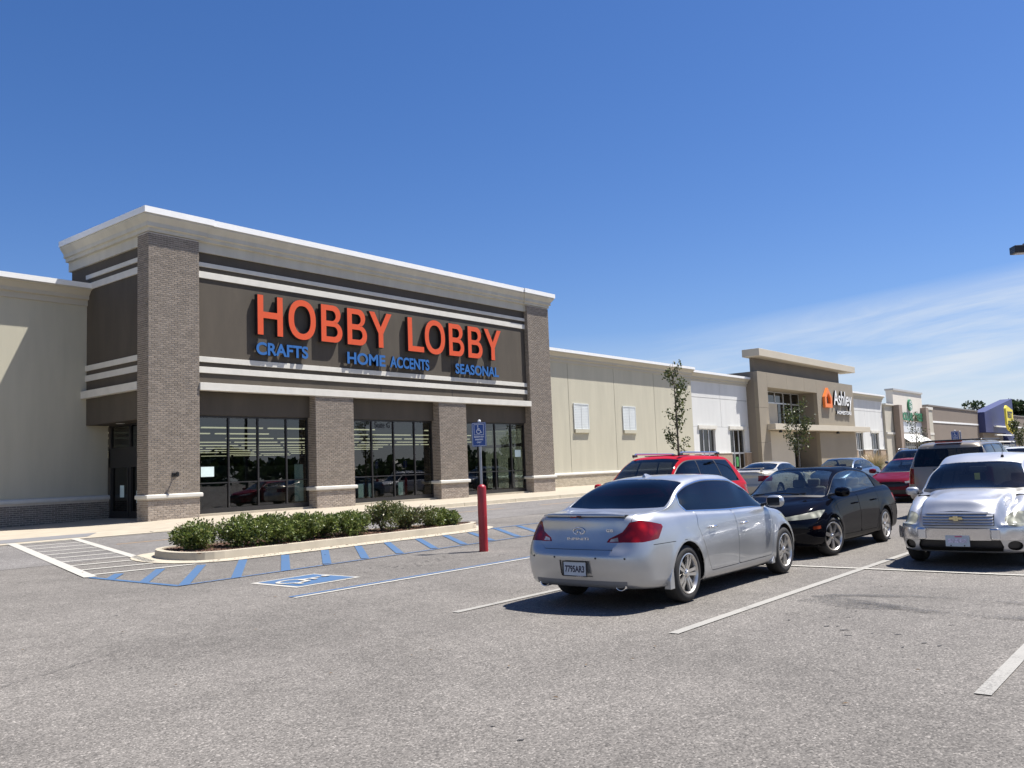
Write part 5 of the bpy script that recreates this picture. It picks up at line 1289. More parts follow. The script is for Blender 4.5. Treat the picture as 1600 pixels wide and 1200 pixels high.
def silver_sedan():
    r = vehicle('parked_car', 'silver four-door sedan seen from behind with tinted windows and twin exhausts', 'car', 'cars in the car park')
    pm = dict(hw=.875)
    K = dict(R=.328, rim=.235, style='five_twin', paint=M_SIL, ns=100, nw=26, dlo=[(1.47, .90), (1.19, 1.12), (1.185, 1.20), (1.33, 1.33), (1.55, 1.5), (3.50, 1.5), (3.62, .9)],
             divs=[((1.42, 1.32), (1.66, .95), .012), ((2.14, 1.40), (2.40, .94), .038)], B=2.4, bump_r=.672,
             lamps=[('tail_lamp', [(.54, .752), (.535, .85), (.62, .965), (.74, .985), (1.07, .925), (1.10, .895), (1.03, .775), (.8, .752)], ('a', 'z')), ('tail_lamp', [(.375, .752), (.40, .792), (.56, .87), (.60, .76), (.55, .750)], ('a', 'z')), ('reverse_lamp', [(.41, .760), (.425, .787), (.50, .806), (.515, .763)], ('a', 'z')),
                    ('headlight', [(.62, .60), (.60, .70), (1.0, .82), (1.25, .84), (1.1, .66)], ('b', 'z'))],
             front_door=[(2.415, .30), (2.42, 1.0), (3.62, 1.0), (3.56, .80), (3.45, .31)], rear_door=[(1.52, .50), (1.36, .80), (1.45, 1.02), (2.41, 1.02), (2.41, .30), (1.60, .30)],
             handles={'front_door': (2.60, .862, .80), 'rear_door': (1.72, .862, .815)}, diffuser=.335, diff_mat=mat('grey_valance', (.16, .165, .175), .5), handle_mat=M_CHROME, ws_mat=M_TINT,
             extra=[('fuel_door', [grow(poly_sd([(.80, .70), (.80, .84), (.97, .84), (.97, .70)]), 0), lambda **k: k['y']-.4])], fuel='R',
             single=[('plate_recess', M_SIL, -.022), ('grille', M_PLAST, -.03)],
             late=[('plate_recess', [lambda **k: .215-k['a'], lambda **k: k['z']-.375, lambda **k: .555-k['z']], ('rear_bumper',)), ('grille', [lambda **k: .36-k['b'], lambda **k: k['z']-.5, lambda **k: .66-k['z']], ('body', 'front_bumper'))])
    Bd = sedan(r, pm, K)
    # boot spoiler lip
    b = MB(); n = 20; vs = []
    for i in range(n+1):
        y = -.56+1.12*i/n; e = 1-(abs(y)/.56)**4; x = .150+.075*(y/.56)**2
        vs += [(x+.13, y, 1.044), (x+.02, y, 1.046+.022*e), (x-.02, y, 1.045+.018*e), (x-.012, y, 1.030)]
    b.add(vs, [(4*i+j, 4*i+4+j, 4*i+5+j, 4*i+1+j) for i in range(n) for j in range(3)]); b.build('boot_spoiler', M_SIL, r, smooth=True)
    b = MB(); b.box(-.0, .02, -.03, .03, 1.025, 1.040); b.rbox((.125, -.12+.12, 1.037), (.02, .05, .012)); b.build('stop_lamp', M_TAIL, r)
    pts = np.array([a[:3] for a in Bd.A])
    def tail_x(y, z):
        m = (np.abs(pts[:, 2]-z) < .05) & (np.abs(pts[:, 1]-abs(y)) < .08) & (pts[:, 0] < .5); return float(pts[m, 0].mean())
    # exhausts, badges, sensors, antenna fin, mud flaps
    for sg in (-1, 1):
        b = MB(); b.lathe([(.055, -.10), (.058, .01), (.050, .015), (.046, .0), (.046, -.1)], n=20); me = b.mesh('exhaust_tip', M_CHROME, smooth=True); me.transform(Matrix.Translation((.13, sg*.52, .285)) @ Matrix.Rotation(R(-90), 4, 'Y') @ Matrix.Scale(1.25, 4, (0, 1, 0))); o = obj('exhaust_tip', me, r)
        b = MB(); b.lathe([(0, 0), (.046, 0)], n=16); me = b.mesh('exhaust_bore', M_UNDER); me.transform(Matrix.Translation((.14, sg*.52, .285)) @ Matrix.Rotation(R(-90), 4, 'Y') @ Matrix.Scale(1.25, 4, (0, 1, 0))); obj('exhaust_bore', me, o)
        for y in (.28, .62): b = MB(); b.lathe([(0, -.003), (.011, 0), (.011, .01)], (0, 0, 0), 10); me = b.mesh('parking_sensor', M_RDARK); me.transform(Matrix.Translation((tail_x(y, .585)-.006, sg*y, .585)) @ Matrix.Rotation(R(90), 4, 'Y')); obj('parking_sensor', me, r)
        b = MB(); b.prism([(xx, zz) for xx, zz in ((.60, .20), (.60, .30), (.665, .42), (.69, .42), (.70, .20))], sg*.79, sg*.868, 'y'); b.build('mud_flap', M_SIL, r, bevel=.006)
        b = MB(); b.prism([(xx, zz) for xx, zz in ((3.50, .19), (3.50, .40), (3.53, .42), (3.545, .36), (3.40, .22), (3.40, .19))], sg*.79, sg*.868, 'y'); b.build('mud_flap', M_SIL, r, bevel=.006)
    b = MB(); b.add([(1.60, -.035, 1.425), (1.60, .035, 1.425), (1.80, -.022, 1.442), (1.80, .022, 1.442), (1.615, 0, 1.475), (1.66, 0, 1.478)], [(0, 1, 4), (0, 4, 5, 2), (1, 3, 5, 4), (2, 5, 3)]); b.build('antenna_fin', M_SIL, r)
    b = MB(); n = 20; zc = .872; xe = tail_x(0, zc)-.008
    b.tube([(xe, .078*math.sin(t), zc+.038*math.cos(t)) for t in np.linspace(-2.75, 2.75, 24)], .0065, 6); b.tube([(xe, -.028, zc-.034), (xe, -.004, zc+.014)], .006, 6); b.tube([(xe, .028, zc-.034), (xe, .004, zc+.014)], .006, 6)
    b.build('badge', M_CHROME, r, smooth=True); r.children[-1]['kind'] = 'stuff'
    place_text(text_letters('INFINITI', .29, .026, .004, .0), 'badge_letter', r, (tail_x(.0, .79)-.008, .145, .775), (0, -1, 0), (0, 0, 1), M_CHROME)
    place_text(text_letters('G35', .085, .030, .004, .01), 'badge_letter', r, (tail_x(.40, .86)-.008, -.36, .865), (0, -1, 0), (0, 0, 1), M_CHROME)
    pl = plate(r, .002, .462, -1, '7795AR3', mat('plate_blue', (.012, .014, .045), .5), (.42, .47, .52))
    b = MB()
    for z0, z1, y0, y1 in ((.378, .386, -.165, .165), (.538, .548, -.165, .165), (.386, .538, -.165, -.155), (.386, .538, .155, .165)): b.box(-.008, .004, y0, y1, z0, z1)
    b.build('plate_frame', M_PLAST, pl)
    place_text(text_letters('INFINITI', .12, .013, 0, .02, split=False), 'plate_lettering', pl, (-.0085, -.02, .3785), (0, -1, 0), (0, 0, 1), M_CLR)
    put(r, 8.15, 5.80, 0)
    return r
silver_sedan()
# more sedans
def generic_sedan(label, p, pm=None, K_=None, where=(0, 0, 0), badge=None, cat='car', plate_=None):
    r = vehicle('parked_car', label, cat, 'cars in the car park')
    pm = pm or {}; L = pm.get('L', 4.75); d = L-4.75; hw = pm.get('hw', .885); bg0 = pm.get('bg0', .78); xra = pm.get('xra', 1.05)
    belt = pm.get('belt', .96); dk = pm.get('deck', 1.04)-1.04; nz = pm.get('nose', .66)-.66
    K = dict(R=.315, rim=.215, style='six', paint=p, ns=64, nw=16, dlo=[(1.42, .85), (bg0+.44, 1.02+dk), (1.36, 1.30), (1.62, 1.6), (3.50+d, 1.6), (3.62+d, .85)],
             divs=[((1.50, 1.32), (1.66, .93), .010), ((2.22, 1.40), (2.42, .93), .035)], B=2.4,
             lamps=[('tail_lamp', [(.46, .72+dk*.5), (.46, .90+dk), (1.02, .90+dk), (1.06, .80+dk*.5), (1.0, .72+dk*.5)], ('a', 'z')),
                    ('headlight', [(.42, .59+nz), (.40, .650+nz), (.95, .735+nz), (1.14, .735+nz), (1.02, .625+nz)], ('b', 'z')), ('side_marker', [(.86, .46), (.85, .515), (1.04, .525), (1.04, .47)], ('b', 'z'))],
             front_door=[(2.415, .30), (2.42, 1.1), (3.62+d, 1.1), (3.56+d, .80), (3.45+d, .31)], rear_door=[(1.52, .50), (1.36, .80), (1.45, 1.1), (2.41, 1.1), (2.41, .30), (1.60, .30)],
             handles={'front_door': (2.62, hw-.012, .80), 'rear_door': (1.66, hw-.012, .81)},
             single=[('grille', M_PLAST, -.035), ('intake', M_PLAST, -.03)],
             late=[('grille', [lambda **k: .34-k['b'], lambda **k: k['z']-.50-nz, lambda **k: .655+nz-k['z']], ('body', 'front_bumper', 'bonnet')), ('intake', [lambda **k: .55-k['b'], lambda **k: k['z']-.27, lambda **k: .40-k['z']], ('body', 'front_bumper'))])
    K.update(K_ or {})
    sedan(r, pm, K)
    b = MB()
    for z in (.53, .565, .60, .635): b.tube([(L-.055-.22*(y/.34)**2*.16, y, z+nz) for y in np.linspace(-.33, .33, 9)], .006, 5)
    b.build('grille_bars', M_PLAST if 'red' in label else M_CHROME, r); r.children[-1]['kind'] = 'stuff'
    if plate_: plate(r, *plate_)
    x, y, rz = where; put(r, x, y, rz, gz(x, y) if y > 7 else 0)
    return r
generic_sedan('glossy black four-door sedan parked nose to nose with the silver sedan', M_BLK, dict(L=4.62, hw=.88, belt=.95, deck=1.02, H=1.44, nose=.68, hoodz=.82, cowl=.95, xra=1.10, xfa=3.70, bg0=.72, bg1=1.42, ws0=3.60, ws1=2.80, hoodx=4.29),
              dict(style='seven', R=.315, rim=.235, ns=90, nw=22, steer=-R(14), glass=M_CLEAR, trim=M_BLK, head_mat=M_HEAD, pale=True, mirror_mat=M_BLK), (18.20, 5.88, math.pi-R(1.2)))
for o in [o for o in COL.objects if o.get('label', '').startswith('glossy black')]:
    b = MB(); b.tube([(3.60, -.55, .985), (3.62, -.1, 1.015), (3.66, .3, 1.0)], .012, 6); b.tube([(3.60, .0, .985), (3.62, .4, 1.01)], .012, 6); b.build('wiper', M_PLAST, o)
generic_sedan('dark red sedan with a wide oval black grille facing the camera', M_DRED, dict(L=5.0, hw=.92, H=1.43, xfa=4.05, ws0=3.85, ws1=3.05, hoodx=4.72, nose=.70, hoodz=.80),
              dict(glass=M_CLEAR, head_mat=M_CLR, handles={'front_door': (2.62, .90, .80), 'rear_door': (1.66, .90, .81)},
                   late=[('grille', [lambda **k: 1-np.hypot(k['b']/.52, (k['z']-.60)/.085)], ('body', 'front_bumper', 'bonnet')), ('intake', [lambda **k: .6-k['b'], lambda **k: k['z']-.27, lambda **k: .42-k['z']], ('body', 'front_bumper'))]), (35.0, 8.6, math.pi))
generic_sedan('blue grey sedan seen from its front left behind the black sedan', M_BLU, dict(H=1.45), dict(glass=M_CLEAR, head_mat=M_CLR), (38.35, 12.05, math.pi))
tc = generic_sedan('pale tan coupe with a boot spoiler seen from behind', M_TAN, dict(H=1.40, deck=1.06, bg0=.85, bg1=1.62), dict(), (29.2, 13.3, 0))
b = MB(); b.box(.12, .26, -.66, .66, 1.17, 1.20); b.box(.14, .24, -.60, -.55, 1.05, 1.17); b.box(.14, .24, .55, .60, 1.05, 1.17); b.build('boot_spoiler', M_TAN, tc, bevel=.01)

# ---------------------------------------------------------------- tall-bodied cars
def wagon_rows(L, hw, H, belt, ws0, ws1, cowl, hoodz, nose, hoodx, rail, rt, xra, xfa, lift=0., rr=.30, nf=2.6, hd=0.):
    return [
     (.22, .30, 3.4, L-.18, .35, 3.0, [(.3, hw-.20), (L-.5, hw-.20)], [(0, .30+lift), (.8, .24+lift), (1.6, .20+lift), (L-.8, .21+lift), (L, .24+lift)]),
     (.06, rr+.05, 3.4, L-.07, .48, nf+.2, [(.3, hw-.07), (xra, hw-.03), (L/2, hw-.04), (xfa, hw-.035), (L-.3, hw-.09)], [(0, .33+lift), (.8, .27+lift), (L/2, .235+lift), (xfa, .24+lift), (L, .27+lift)]),
     (.0, rr+.05, 3.4, L-.02, .52, nf+.1, [(.3, hw-.04), (xra, hw), (L/2, hw-.012), (xfa, hw), (L-.35, hw-.05)], [(0, .47+lift), (1, .44+lift), (L-.7, .42+lift), (L, .41+lift)]),
     (.02, rr+.05, 3.4, L-.0, .56, nf, [(.3, hw-.035), (xra, hw+.002), (L/2, hw-.004), (xfa, hw-.003), (L-.35, hw-.05)], [(0, .66+lift*.7), (L/2, .64+lift*.7), (L, .58+lift*.8)]),
     (.05, rr+.04, 3.4, L-.04, .60, nf, [(.3, hw-.05), (xra, hw-.02), (L/2, hw-.018), (xfa, hw-.03), (L-.35, hw-.08)], [(0, belt-.20), (1, belt-.19), (L/2, belt-.19), (xfa, nose+.03), (L, nose)]),
     (.08, rr+.03, 3.4, L-.12, .58, nf, [(.3, hw-.075), (xra, hw-.055), (L/2, hw-.05), (ws0-.4, hw-.06), (xfa, hw-.085), (L-.4, hw-.15)], [(0, belt-.03), (L/2, belt-.03), (ws0-.3, belt-.045), (xfa, cowl-.075), (L-.2, nose+.10)]),
     (.09, rr+.02, 3.4, hoodx, .50, 2.5, [(.3, hw-.095), (xra, hw-.075), (L/2, hw-.075), (ws0-.3, hw-.09), (xfa, hw-.17), (hoodx-.1, hw-.30)], [(.05, belt), (L/2, belt), (ws0-.3, belt-.005), (xfa, cowl-.04), (hoodx, hoodz)]),
     (rt, rr, 3.2, hoodx-.16, .4, 2.3, [(rt, rail-.02), (rt+.5, rail+.01), (L/2, rail), (ws1-.05, rail-.01), (ws0-.36, rail+.07), (ws0-.05, hw-.17), (ws0+.18, hw-.36), (hoodx-.2, hw-.5)],
          [(rt, H-.15), (rt+.35, H-.095), (L/2, H-.07-hd*.25), (ws1-.20, H-.085-hd*.9), (ws1+.15, H-.20-hd), (ws0-.12, cowl+.02), (ws0+.05, cowl-.02), (hoodx-.2, hoodz+.05)]),
     (rt+.05, rr*.8, 2.6, hoodx-.25, .25, 2.2, [(rt, rail*.6), (L/2, rail*.62), (ws1, rail*.6), (ws0-.1, .44), (ws0+.2, .34), (hoodx-.3, .24)],
          [(rt+.05, H-.10), (rt+.3, H-.045), (L/2, H-.012-hd*.15), (ws1-.1, H-.035-hd*.85), (ws1+.08, H-.085-hd), (ws0+.03, cowl+.035), (ws0+.12, cowl+.012), (hoodx-.27, hoodz+.07)]),
     (rt+.09, .05, 2.0, hoodx-.31, .05, 2.0, [(0, 0)], [(rt+.09, H-.085), (rt+.3, H-.03), (L/2, H-hd*.15), (ws1-.05, H-.026-hd*.85), (ws1+.10, H-.075-hd), (ws0+.09, cowl+.04), (ws0+.17, cowl+.02), (hoodx-.32, hoodz+.08)]),
    ]
def wagon(root, pm, K):
    L, hw, H, belt, ws0, ws1, rt, xra, xfa = (pm[k] for k in ('L', 'hw', 'H', 'belt', 'ws0', 'ws1', 'rt', 'xra', 'xfa')); lift = pm.get('lift', 0.); R_ = K['R']; ra = R_+.045
    df = flare([(xra, R_), (xfa, R_)], ra); dfm = (lambda P, U, V: K['deform'](df(P, U, V), U, V)) if 'deform' in K else df
    Bd = Body(wagon_rows(**pm), nw=K.get('nw', 18), ns=K.get('ns', 72), deform=dfm)
    for xa in (xra, xfa): Bd.region('gone', [circ(xa, R_, ra), lambda **k: np.abs(k['y'])-.42])
    s = lambda k: np.sin(np.clip((k['v']-7)/2, 0, 1)*math.pi/2)
    Bd.region('cowl', [vmin(7.06), lambda **k: k['x']-(ws0-.14+.24*s(k)), lambda **k: (ws0-.02+.215*s(k))-k['x']])
    Bd.region('windscreen', [vmin(7.10), lambda **k: k['x']-(ws1-.05+.12*s(k)), lambda **k: (ws0-.14+.245*s(k))-k['x']], ('body', 'cowl'))
    # side panes between the window posts, tailgate glass round the back
    posts = K['posts']                                       # x at belt and at roof of each post centre, half width
    for i, ((a0, a1, w0), (b0, b1, w1)) in enumerate(zip(posts, posts[1:])):
        Bd.region('pillar_trim', [vmin(6.06), vmax(6.92), lambda **k: k['y']-.3, grow(halfplane((a1, H), (a0, belt)), 0.0), grow(halfplane((b0, belt), (b1, H)), 0.0)], ('body',))
    for i, ((a0, a1, w0), (b0, b1, w1)) in enumerate(zip(posts, posts[1:])):
        Bd.region('pane%d' % i, [vmin(6.10), vmax(6.87), lambda **k: k['y']-.3, grow(halfplane((a1, H), (a0, belt)), -w0), grow(halfplane((b0, belt), (b1, H)), -w1)], ('pillar_trim',))
    npane = len(posts)-1
    ga = K.get('tail_a', .66)
    Bd.region('rear_screen', [vmin(K.get('tail_v', 6.03)), vmax(6.86), lambda **k: ga-k['a'], lambda **k: .8-k['x']], ('body',))
    for nm, pts, axy in K['lamps']: Bd.region(nm, poly_fields(pts, *axy)+([lambda **k: k['x']-L/2] if axy[0] == 'y' else []), ('body', 'tail_lamp', 'headlight'))
    for nm, fl, fr in K.get('extra', []): Bd.region(nm, fl, fr)
    g = .004; side = [lambda **k: k['y']-.4, vmax(6.02)]
    for nm, pts in K['doors']:
        sd_ = poly_sd(pts); Bd.region('gap', [grow(sd_, g)]+side); Bd.region(nm, [grow(sd_, -g)]+side, ('gap',))
    zb = K.get('bump_r', .56); zf = K.get('bump_f', .62)
    Bd.region('rear_bumper', [lambda **k: zb-k['z'], lambda **k: xra-k['x']], ('body',))
    Bd.region('tailgate', [lambda **k: (hw-.10)-k['a'], lambda **k: k['z']-zb-.008, vmax(6.9), lambda **k: .8-k['x']], ('body',))
    Bd.region('front_bumper', [lambda **k: zf-k['z'], lambda **k: k['x']-xfa], ('body',))
    Bd.region('bonnet', [vmin(5.8), lambda **k: k['x']-(ws0-.02+.215*s(k))], ('body',))
    for nm, fl, fr in K.get('late', []): Bd.region(nm, fl, fr)
    P = K['paint']; th = .010
    def mk(name, labels, m, side='both', push=0., thick=th, par=root):
        me = Bd.mesh(labels, m, side, push, thick, name); return obj(name, me, par) if me else None
    mk('body', ['body'], P); mk('body_shell', ['gap', 'body', 'rear_bumper', 'tailgate', 'front_bumper', 'bonnet']+[n for n, _ in K['doors']], M_UNDER, push=-.014, thick=0)
    for nm, m in (('tailgate', K.get('gate_mat', P)), ('rear_bumper', K.get('bump_mat', P)), ('front_bumper', K.get('bumpf_mat', P)), ('bonnet', P), ('cowl', M_PLAST)): mk(nm, [nm], m, push=0 if nm != 'cowl' else -.006)
    mk('windscreen', ['windscreen'], K.get('ws_mat', M_CLEAR), push=-.004, thick=.004); mk('rear_screen', ['rear_screen'], M_TINT, push=-.004, thick=.004); [mk('pillar_trim', ['pillar_trim'], M_PLAST, q, push=-.002) for q in 'LR']
    for sd_ in 'LR':
        sg = 1 if sd_ == 'L' else -1
        for i in range(npane): mk('side_window', ['pane%d' % i], K.get('glass', M_TINT), sd_, push=-.005, thick=.004)
        for nm, pts in K['doors']:
            dd = mk(nm, [nm], P, sd_)
            if dd: hx = min(p[0] for p in pts)+.22; handle(root, hx, hw-.015, belt-.14, sg, K.get('handle_mat', P), dd)
        for nm, m in (('tail_lamp', M_TAIL), ('reverse_lamp', M_CLR), ('headlight', K.get('head_mat', M_HEAD)), ('side_marker', M_AMB), ('fog_recess', M_PLAST), ('turn_lens', M_CLR)): mk(nm, [nm], m, sd_, push=-.002 if nm != 'fog_recess' else -.035, thick=.010 if nm != 'fog_recess' else .04)
    for nm, m, pu in K.get('single', []): mk(nm, [nm], m, push=pu, thick=abs(pu)+.006 if pu < 0 else .02)
    b = MB(); b.box(.7, L-.5, -hw+.14, hw-.14, .20+lift, .36+lift); b.box(.9, ws0-.1, -hw+.14, hw-.14, .36+lift, .42+lift); b.box(ws0+.02, ws0+.1, -hw+.15, hw-.15, .3+lift, cowl_(pm)-.06); b.build('floor_pan', M_UNDER, root)
    b = MB(); zc = cowl_(pm); b.prism([(ws0-.62, zc-.34), (ws0-.58, zc-.08), (ws0-.05, zc-.03), (ws0+.03, zc-.06), (ws0+.03, zc-.36)], -hw+.17, hw-.17, 'y'); b.build('dashboard', M_INT, root, bevel=.03)
    seats(root, (ws0-1.35, ws0-2.2), .38, .48+lift, 1.1, K.get('pale', False), (ws0-.75, .37, zc-.08))
    for sg in (1, -1): mirror_part(root, ws0-.18, hw+K.get('mirror_out', .075), belt+K.get('mirror_up', .09), K.get('mirror_mat', P), sg, K.get('mirror_size', (.13, .22, .16)))
    add_wheels(root, xra, xfa, hw-.012, R_, .22, K['rim'], K['style'], 0)
    return Bd
def cowl_(pm): return pm['cowl']

# retro silver wagon, nose to the camera
def retro_deform(P, U, V):
    """fenders stand apart from the bonnet, bonnet bulges along the middle"""
    P = P.copy(); x, y, z = P[..., 0], np.abs(P[..., 1]), P[..., 2]
    t = np.clip((x-3.25)/.55, 0, 1); t = t*t*(3-2*t); top = np.clip((z-.60)/.12, 0, 1)
    S = lambda q: np.clip(q, 0, 1)**2*(3-2*np.clip(q, 0, 1))
    P[..., 2] = z-t*top*(.125*S((y-.47)/.11)+.02*np.exp(-((y-.575)/.03)**2)-.03*np.exp(-((y-.70)/.09)**2)-.03*np.exp(-(y/.40)**4))
    face = np.clip((x-3.9)/.3, 0, 1)*np.exp(-((z-.72)/.20)**2)
    P[..., 0] = x-face*.05*np.exp(-((y-.535)/.035)**2)+face*.045*np.exp(-(y/.40)**6)
    return P
def retro_wagon():
    r = vehicle('parked_car', 'pale silver retro wagon with a slatted grille facing the camera at the right edge', 'car', 'cars in the car park')
    pm = dict(L=4.47, hw=.875, H=1.585, belt=.98, ws0=3.38, ws1=2.74, cowl=1.03, hoodz=.885, nose=.70, hoodx=4.30, rail=.60, rt=.34, xra=.90, xfa=3.54, rr=.34, nf=3.0, lift=-.02, hd=.085)
    K = dict(R=.325, rim=.215, style='five_twin', paint=M_SIL2, ns=84, nw=26, deform=retro_deform, mirror_size=(.11, .20, .13), mirror_out=.0, mirror_up=.04, posts=[(.42, .55, .02), (1.10, 1.14, .03), (2.02, 2.0, .035), (3.42, 2.86, .05)],
             lamps=[('headlight', [(.70+.15*math.cos(R(t)), .668+.10*math.sin(R(t))) for t in range(0, 360, 24)], ('y', 'z')),
                    ('tail_lamp', [(.62, .75), (.62, .93), (.82, .93), (.82, .75)], ('a', 'z')),
                    ('fog_recess', [(.665+.085*math.cos(R(t)), .315+.07*math.sin(R(t))) for t in range(0, 360, 30)], ('y', 'z'))],
             doors=[('front_door', [(2.08, .32), (2.06, 1.2), (3.3, 1.2), (3.12, .33)]), ('rear_door', [(1.30, .50), (1.10, .80), (1.10, 1.2), (2.04, 1.2), (2.06, .32), (1.38, .32)])],
             extra=[], bump_f=.555, ws_mat=M_CLEAR,
             single=[('grille', mat('grille_void', (.03, .03, .035), .5), -.04), ('intake', M_PLAST, -.05), ('bumper_bar', M_BUMP, .045)],
             late=[('grille', [lambda **k: .455-.14*np.clip((k['z']-.74)/.09, 0, 1)**2-k['y'], lambda **k: k['z']-.585, lambda **k: .79-.04*(k['y']/.4)**2-k['z'], lambda **k: k['x']-3.9], ('body', 'front_bumper', 'bonnet')),
                   ('intake', [lambda **k: .54-k['y']-.35*np.abs(k['z']-.30), lambda **k: k['z']-.225, lambda **k: .395-k['z'], lambda **k: k['x']-3.9], ('body', 'front_bumper')),
                   ('bumper_bar', [lambda **k: k['z']-.405, lambda **k: .555-k['z'], lambda **k: 1.02-k['b'], lambda **k: k['x']-3.93], ('body', 'front_bumper'))])
    Bd = wagon(r, pm, K)
    pts = np.array([a[:3] for a in Bd.A])
    def nose_x(y, z):
        m = (np.abs(pts[:, 2]-z) < .06) & (np.abs(pts[:, 1]-abs(y)) < .05) & (pts[:, 0] > 3.6); return float(pts[m, 0].max()) if m.any() else 4.3
    for k in range(5):
        z = .61+.038*k; w = .445 if k < 4 else .38; n = 15; b = MB(); vs = []
        for y in np.linspace(-w, w, n):
            x = nose_x(y, z)-.012; vs += [(x+.014, y, z-.014), (x+.020, y, z-.004), (x+.004, y, z+.016), (x-.04, y, z+.012), (x-.04, y, z-.014)]
        b.add(vs, [(5*i+j, 5*i+(j+1) % 5, 5*i+5+(j+1) % 5, 5*i+5+j) for i in range(n-1) for j in range(5)]); b.build('grille_slat', M_SIL2, r, smooth=False)
    xb = nose_x(0, .70)+.022; b = MB(); b.prism([(-.09, .675), (-.03, .675), (-.03, .656), (.03, .656), (.03, .675), (.09, .675), (.075, .704), (.028, .704), (.028, .722), (-.033, .722), (-.033, .704), (-.078, .704)], xb-.012, xb+.006, 'x'); b.build('bow_tie_badge', mat('gold_badge', (.62, .52, .30), .25, metal=.9), r)
    for sg in (1, -1):
        b = MB(); x = nose_x(.50, .48)+.03; b.rbox((x+.0, sg*.46, .480), (.10, .12, .165)); b.build('bumper_guard', M_BUMP, r, bevel=.025)
    plate(r, nose_x(0, .42)+.04, .385, 1, '', None, (.62, .60, .66))
    pl = r.children[-1]; b = MB(); xx = nose_x(0, .42)+.045; b.box(xx-.0, xx+.001, -.03, .06, .435, .455); b.build('plate_print', mat('plate_red', (.45, .12, .2), .5), pl)
    b = MB(); b.box(xx, xx+.001, -.12, .12, .36, .415); b.build('plate_print', mat('plate_faded', (.50, .47, .58), .5, var=.5, vscale=45), pl)
    for sg in (-1, 1): b = MB(); b.lathe([(0, 0), (.010, 0)], n=8); me = b.mesh('plate_screw', M_PLAST); me.transform(Matrix.Translation((xx+.001, sg*.085, .322)) @ Matrix.Rotation(R(90), 4, 'Y')); obj('plate_screw', me, pl)
    b = MB(); b.lathe([(.022, 0), (.018, .03), (.006, .035)], (2.60, .30, 1.50), 10); b.tube([(2.60, .30, 1.53), (2.52, .30, 1.72)], .004, 6); b.build('aerial', M_PLAST, r)
    b = MB(); b.tube([(3.24, -.50, 1.035), (3.38, -.1, 1.055), (3.42, .25, 1.06)], .010, 6); b.tube([(3.36, .05, 1.05), (3.32, .55, 1.04)], .010, 6); b.build('wiper', M_PLAST, r)
    b = MB(); b.rbox((2.88, 0, 1.335), (.03, .24, .065)); b.build('rear_view_mirror', M_PLAST, r, bevel=.01)
    b = MB(); b.rbox((2.95, 0, 1.22), (.005, .075, .10)); b.build('hanging_card', mat('yellow_card', (.62, .58, .12), .6), r)
    put(r, 13.3+4.47, 2.99, math.pi)
retro_wagon()
def full_size_suv():
    r = vehicle('parked_car', 'large pale gold sport utility seen from behind with a black rear window', 'car', 'cars in the car park')
    pm = dict(L=5.55, hw=1.0, H=1.90, belt=1.27, ws0=3.9, ws1=3.05, cowl=1.24, hoodz=1.12, nose=.95, hoodx=5.3, rail=.70, rt=.28, xra=1.20, xfa=4.50, lift=.16, rr=.16)
    K = dict(R=.385, rim=.225, style='six', paint=M_GOLD, ns=64, nw=18, posts=[(.34, .48, .02), (1.35, 1.38, .05), (2.45, 2.42, .05), (3.75, 3.15, .06)], tail_a=.80, tail_v=5.75,
             lamps=[('tail_lamp', [(.79, .84), (.79, 1.22), (1.06, 1.22), (1.06, .84)], ('a', 'z')), ('headlight', [(.5, .85), (.5, 1.0), (1.1, 1.0), (1.1, .85)], ('b', 'z'))],
             doors=[('front_door', [(2.5, .46), (2.48, 1.4), (3.7, 1.4), (3.8, .47)]), ('rear_door', [(1.68, .62), (1.40, .95), (1.36, 1.4), (2.46, 1.4), (2.48, .46), (1.72, .46)])], bump_r=.70, bump_mat=mat('pale_bumper', (.40, .37, .32), .4, var=.08), bump_f=.8)
    wagon(r, pm, K)
    b = MB(); b.box(.30, .42, -.30, .30, 1.84, 1.875); b.build('stop_lamp', M_TAIL, r)
    for sg in (-1, 1):
        b = MB(); b.tube([(.7, sg*.66, 1.87), (.75, sg*.66, 1.895), (2.9, sg*.66, 1.905), (3.0, sg*.66, 1.87)], .022, 8); b.build('roof_rail', M_PLAST, r)
    for x in (.95, 1.75): b = MB(); b.tube([(x, -.66, 1.90), (x, .66, 1.90)], .018, 8); b.build('roof_rail', M_PLAST, r)
    b = MB(); b.box(.03, .06, -.32, .32, 1.15, 1.20); b.build('tailgate_handle', M_PLAST, r, bevel=.01)
    put(r, 23.3, 5.35, 0)
full_size_suv()
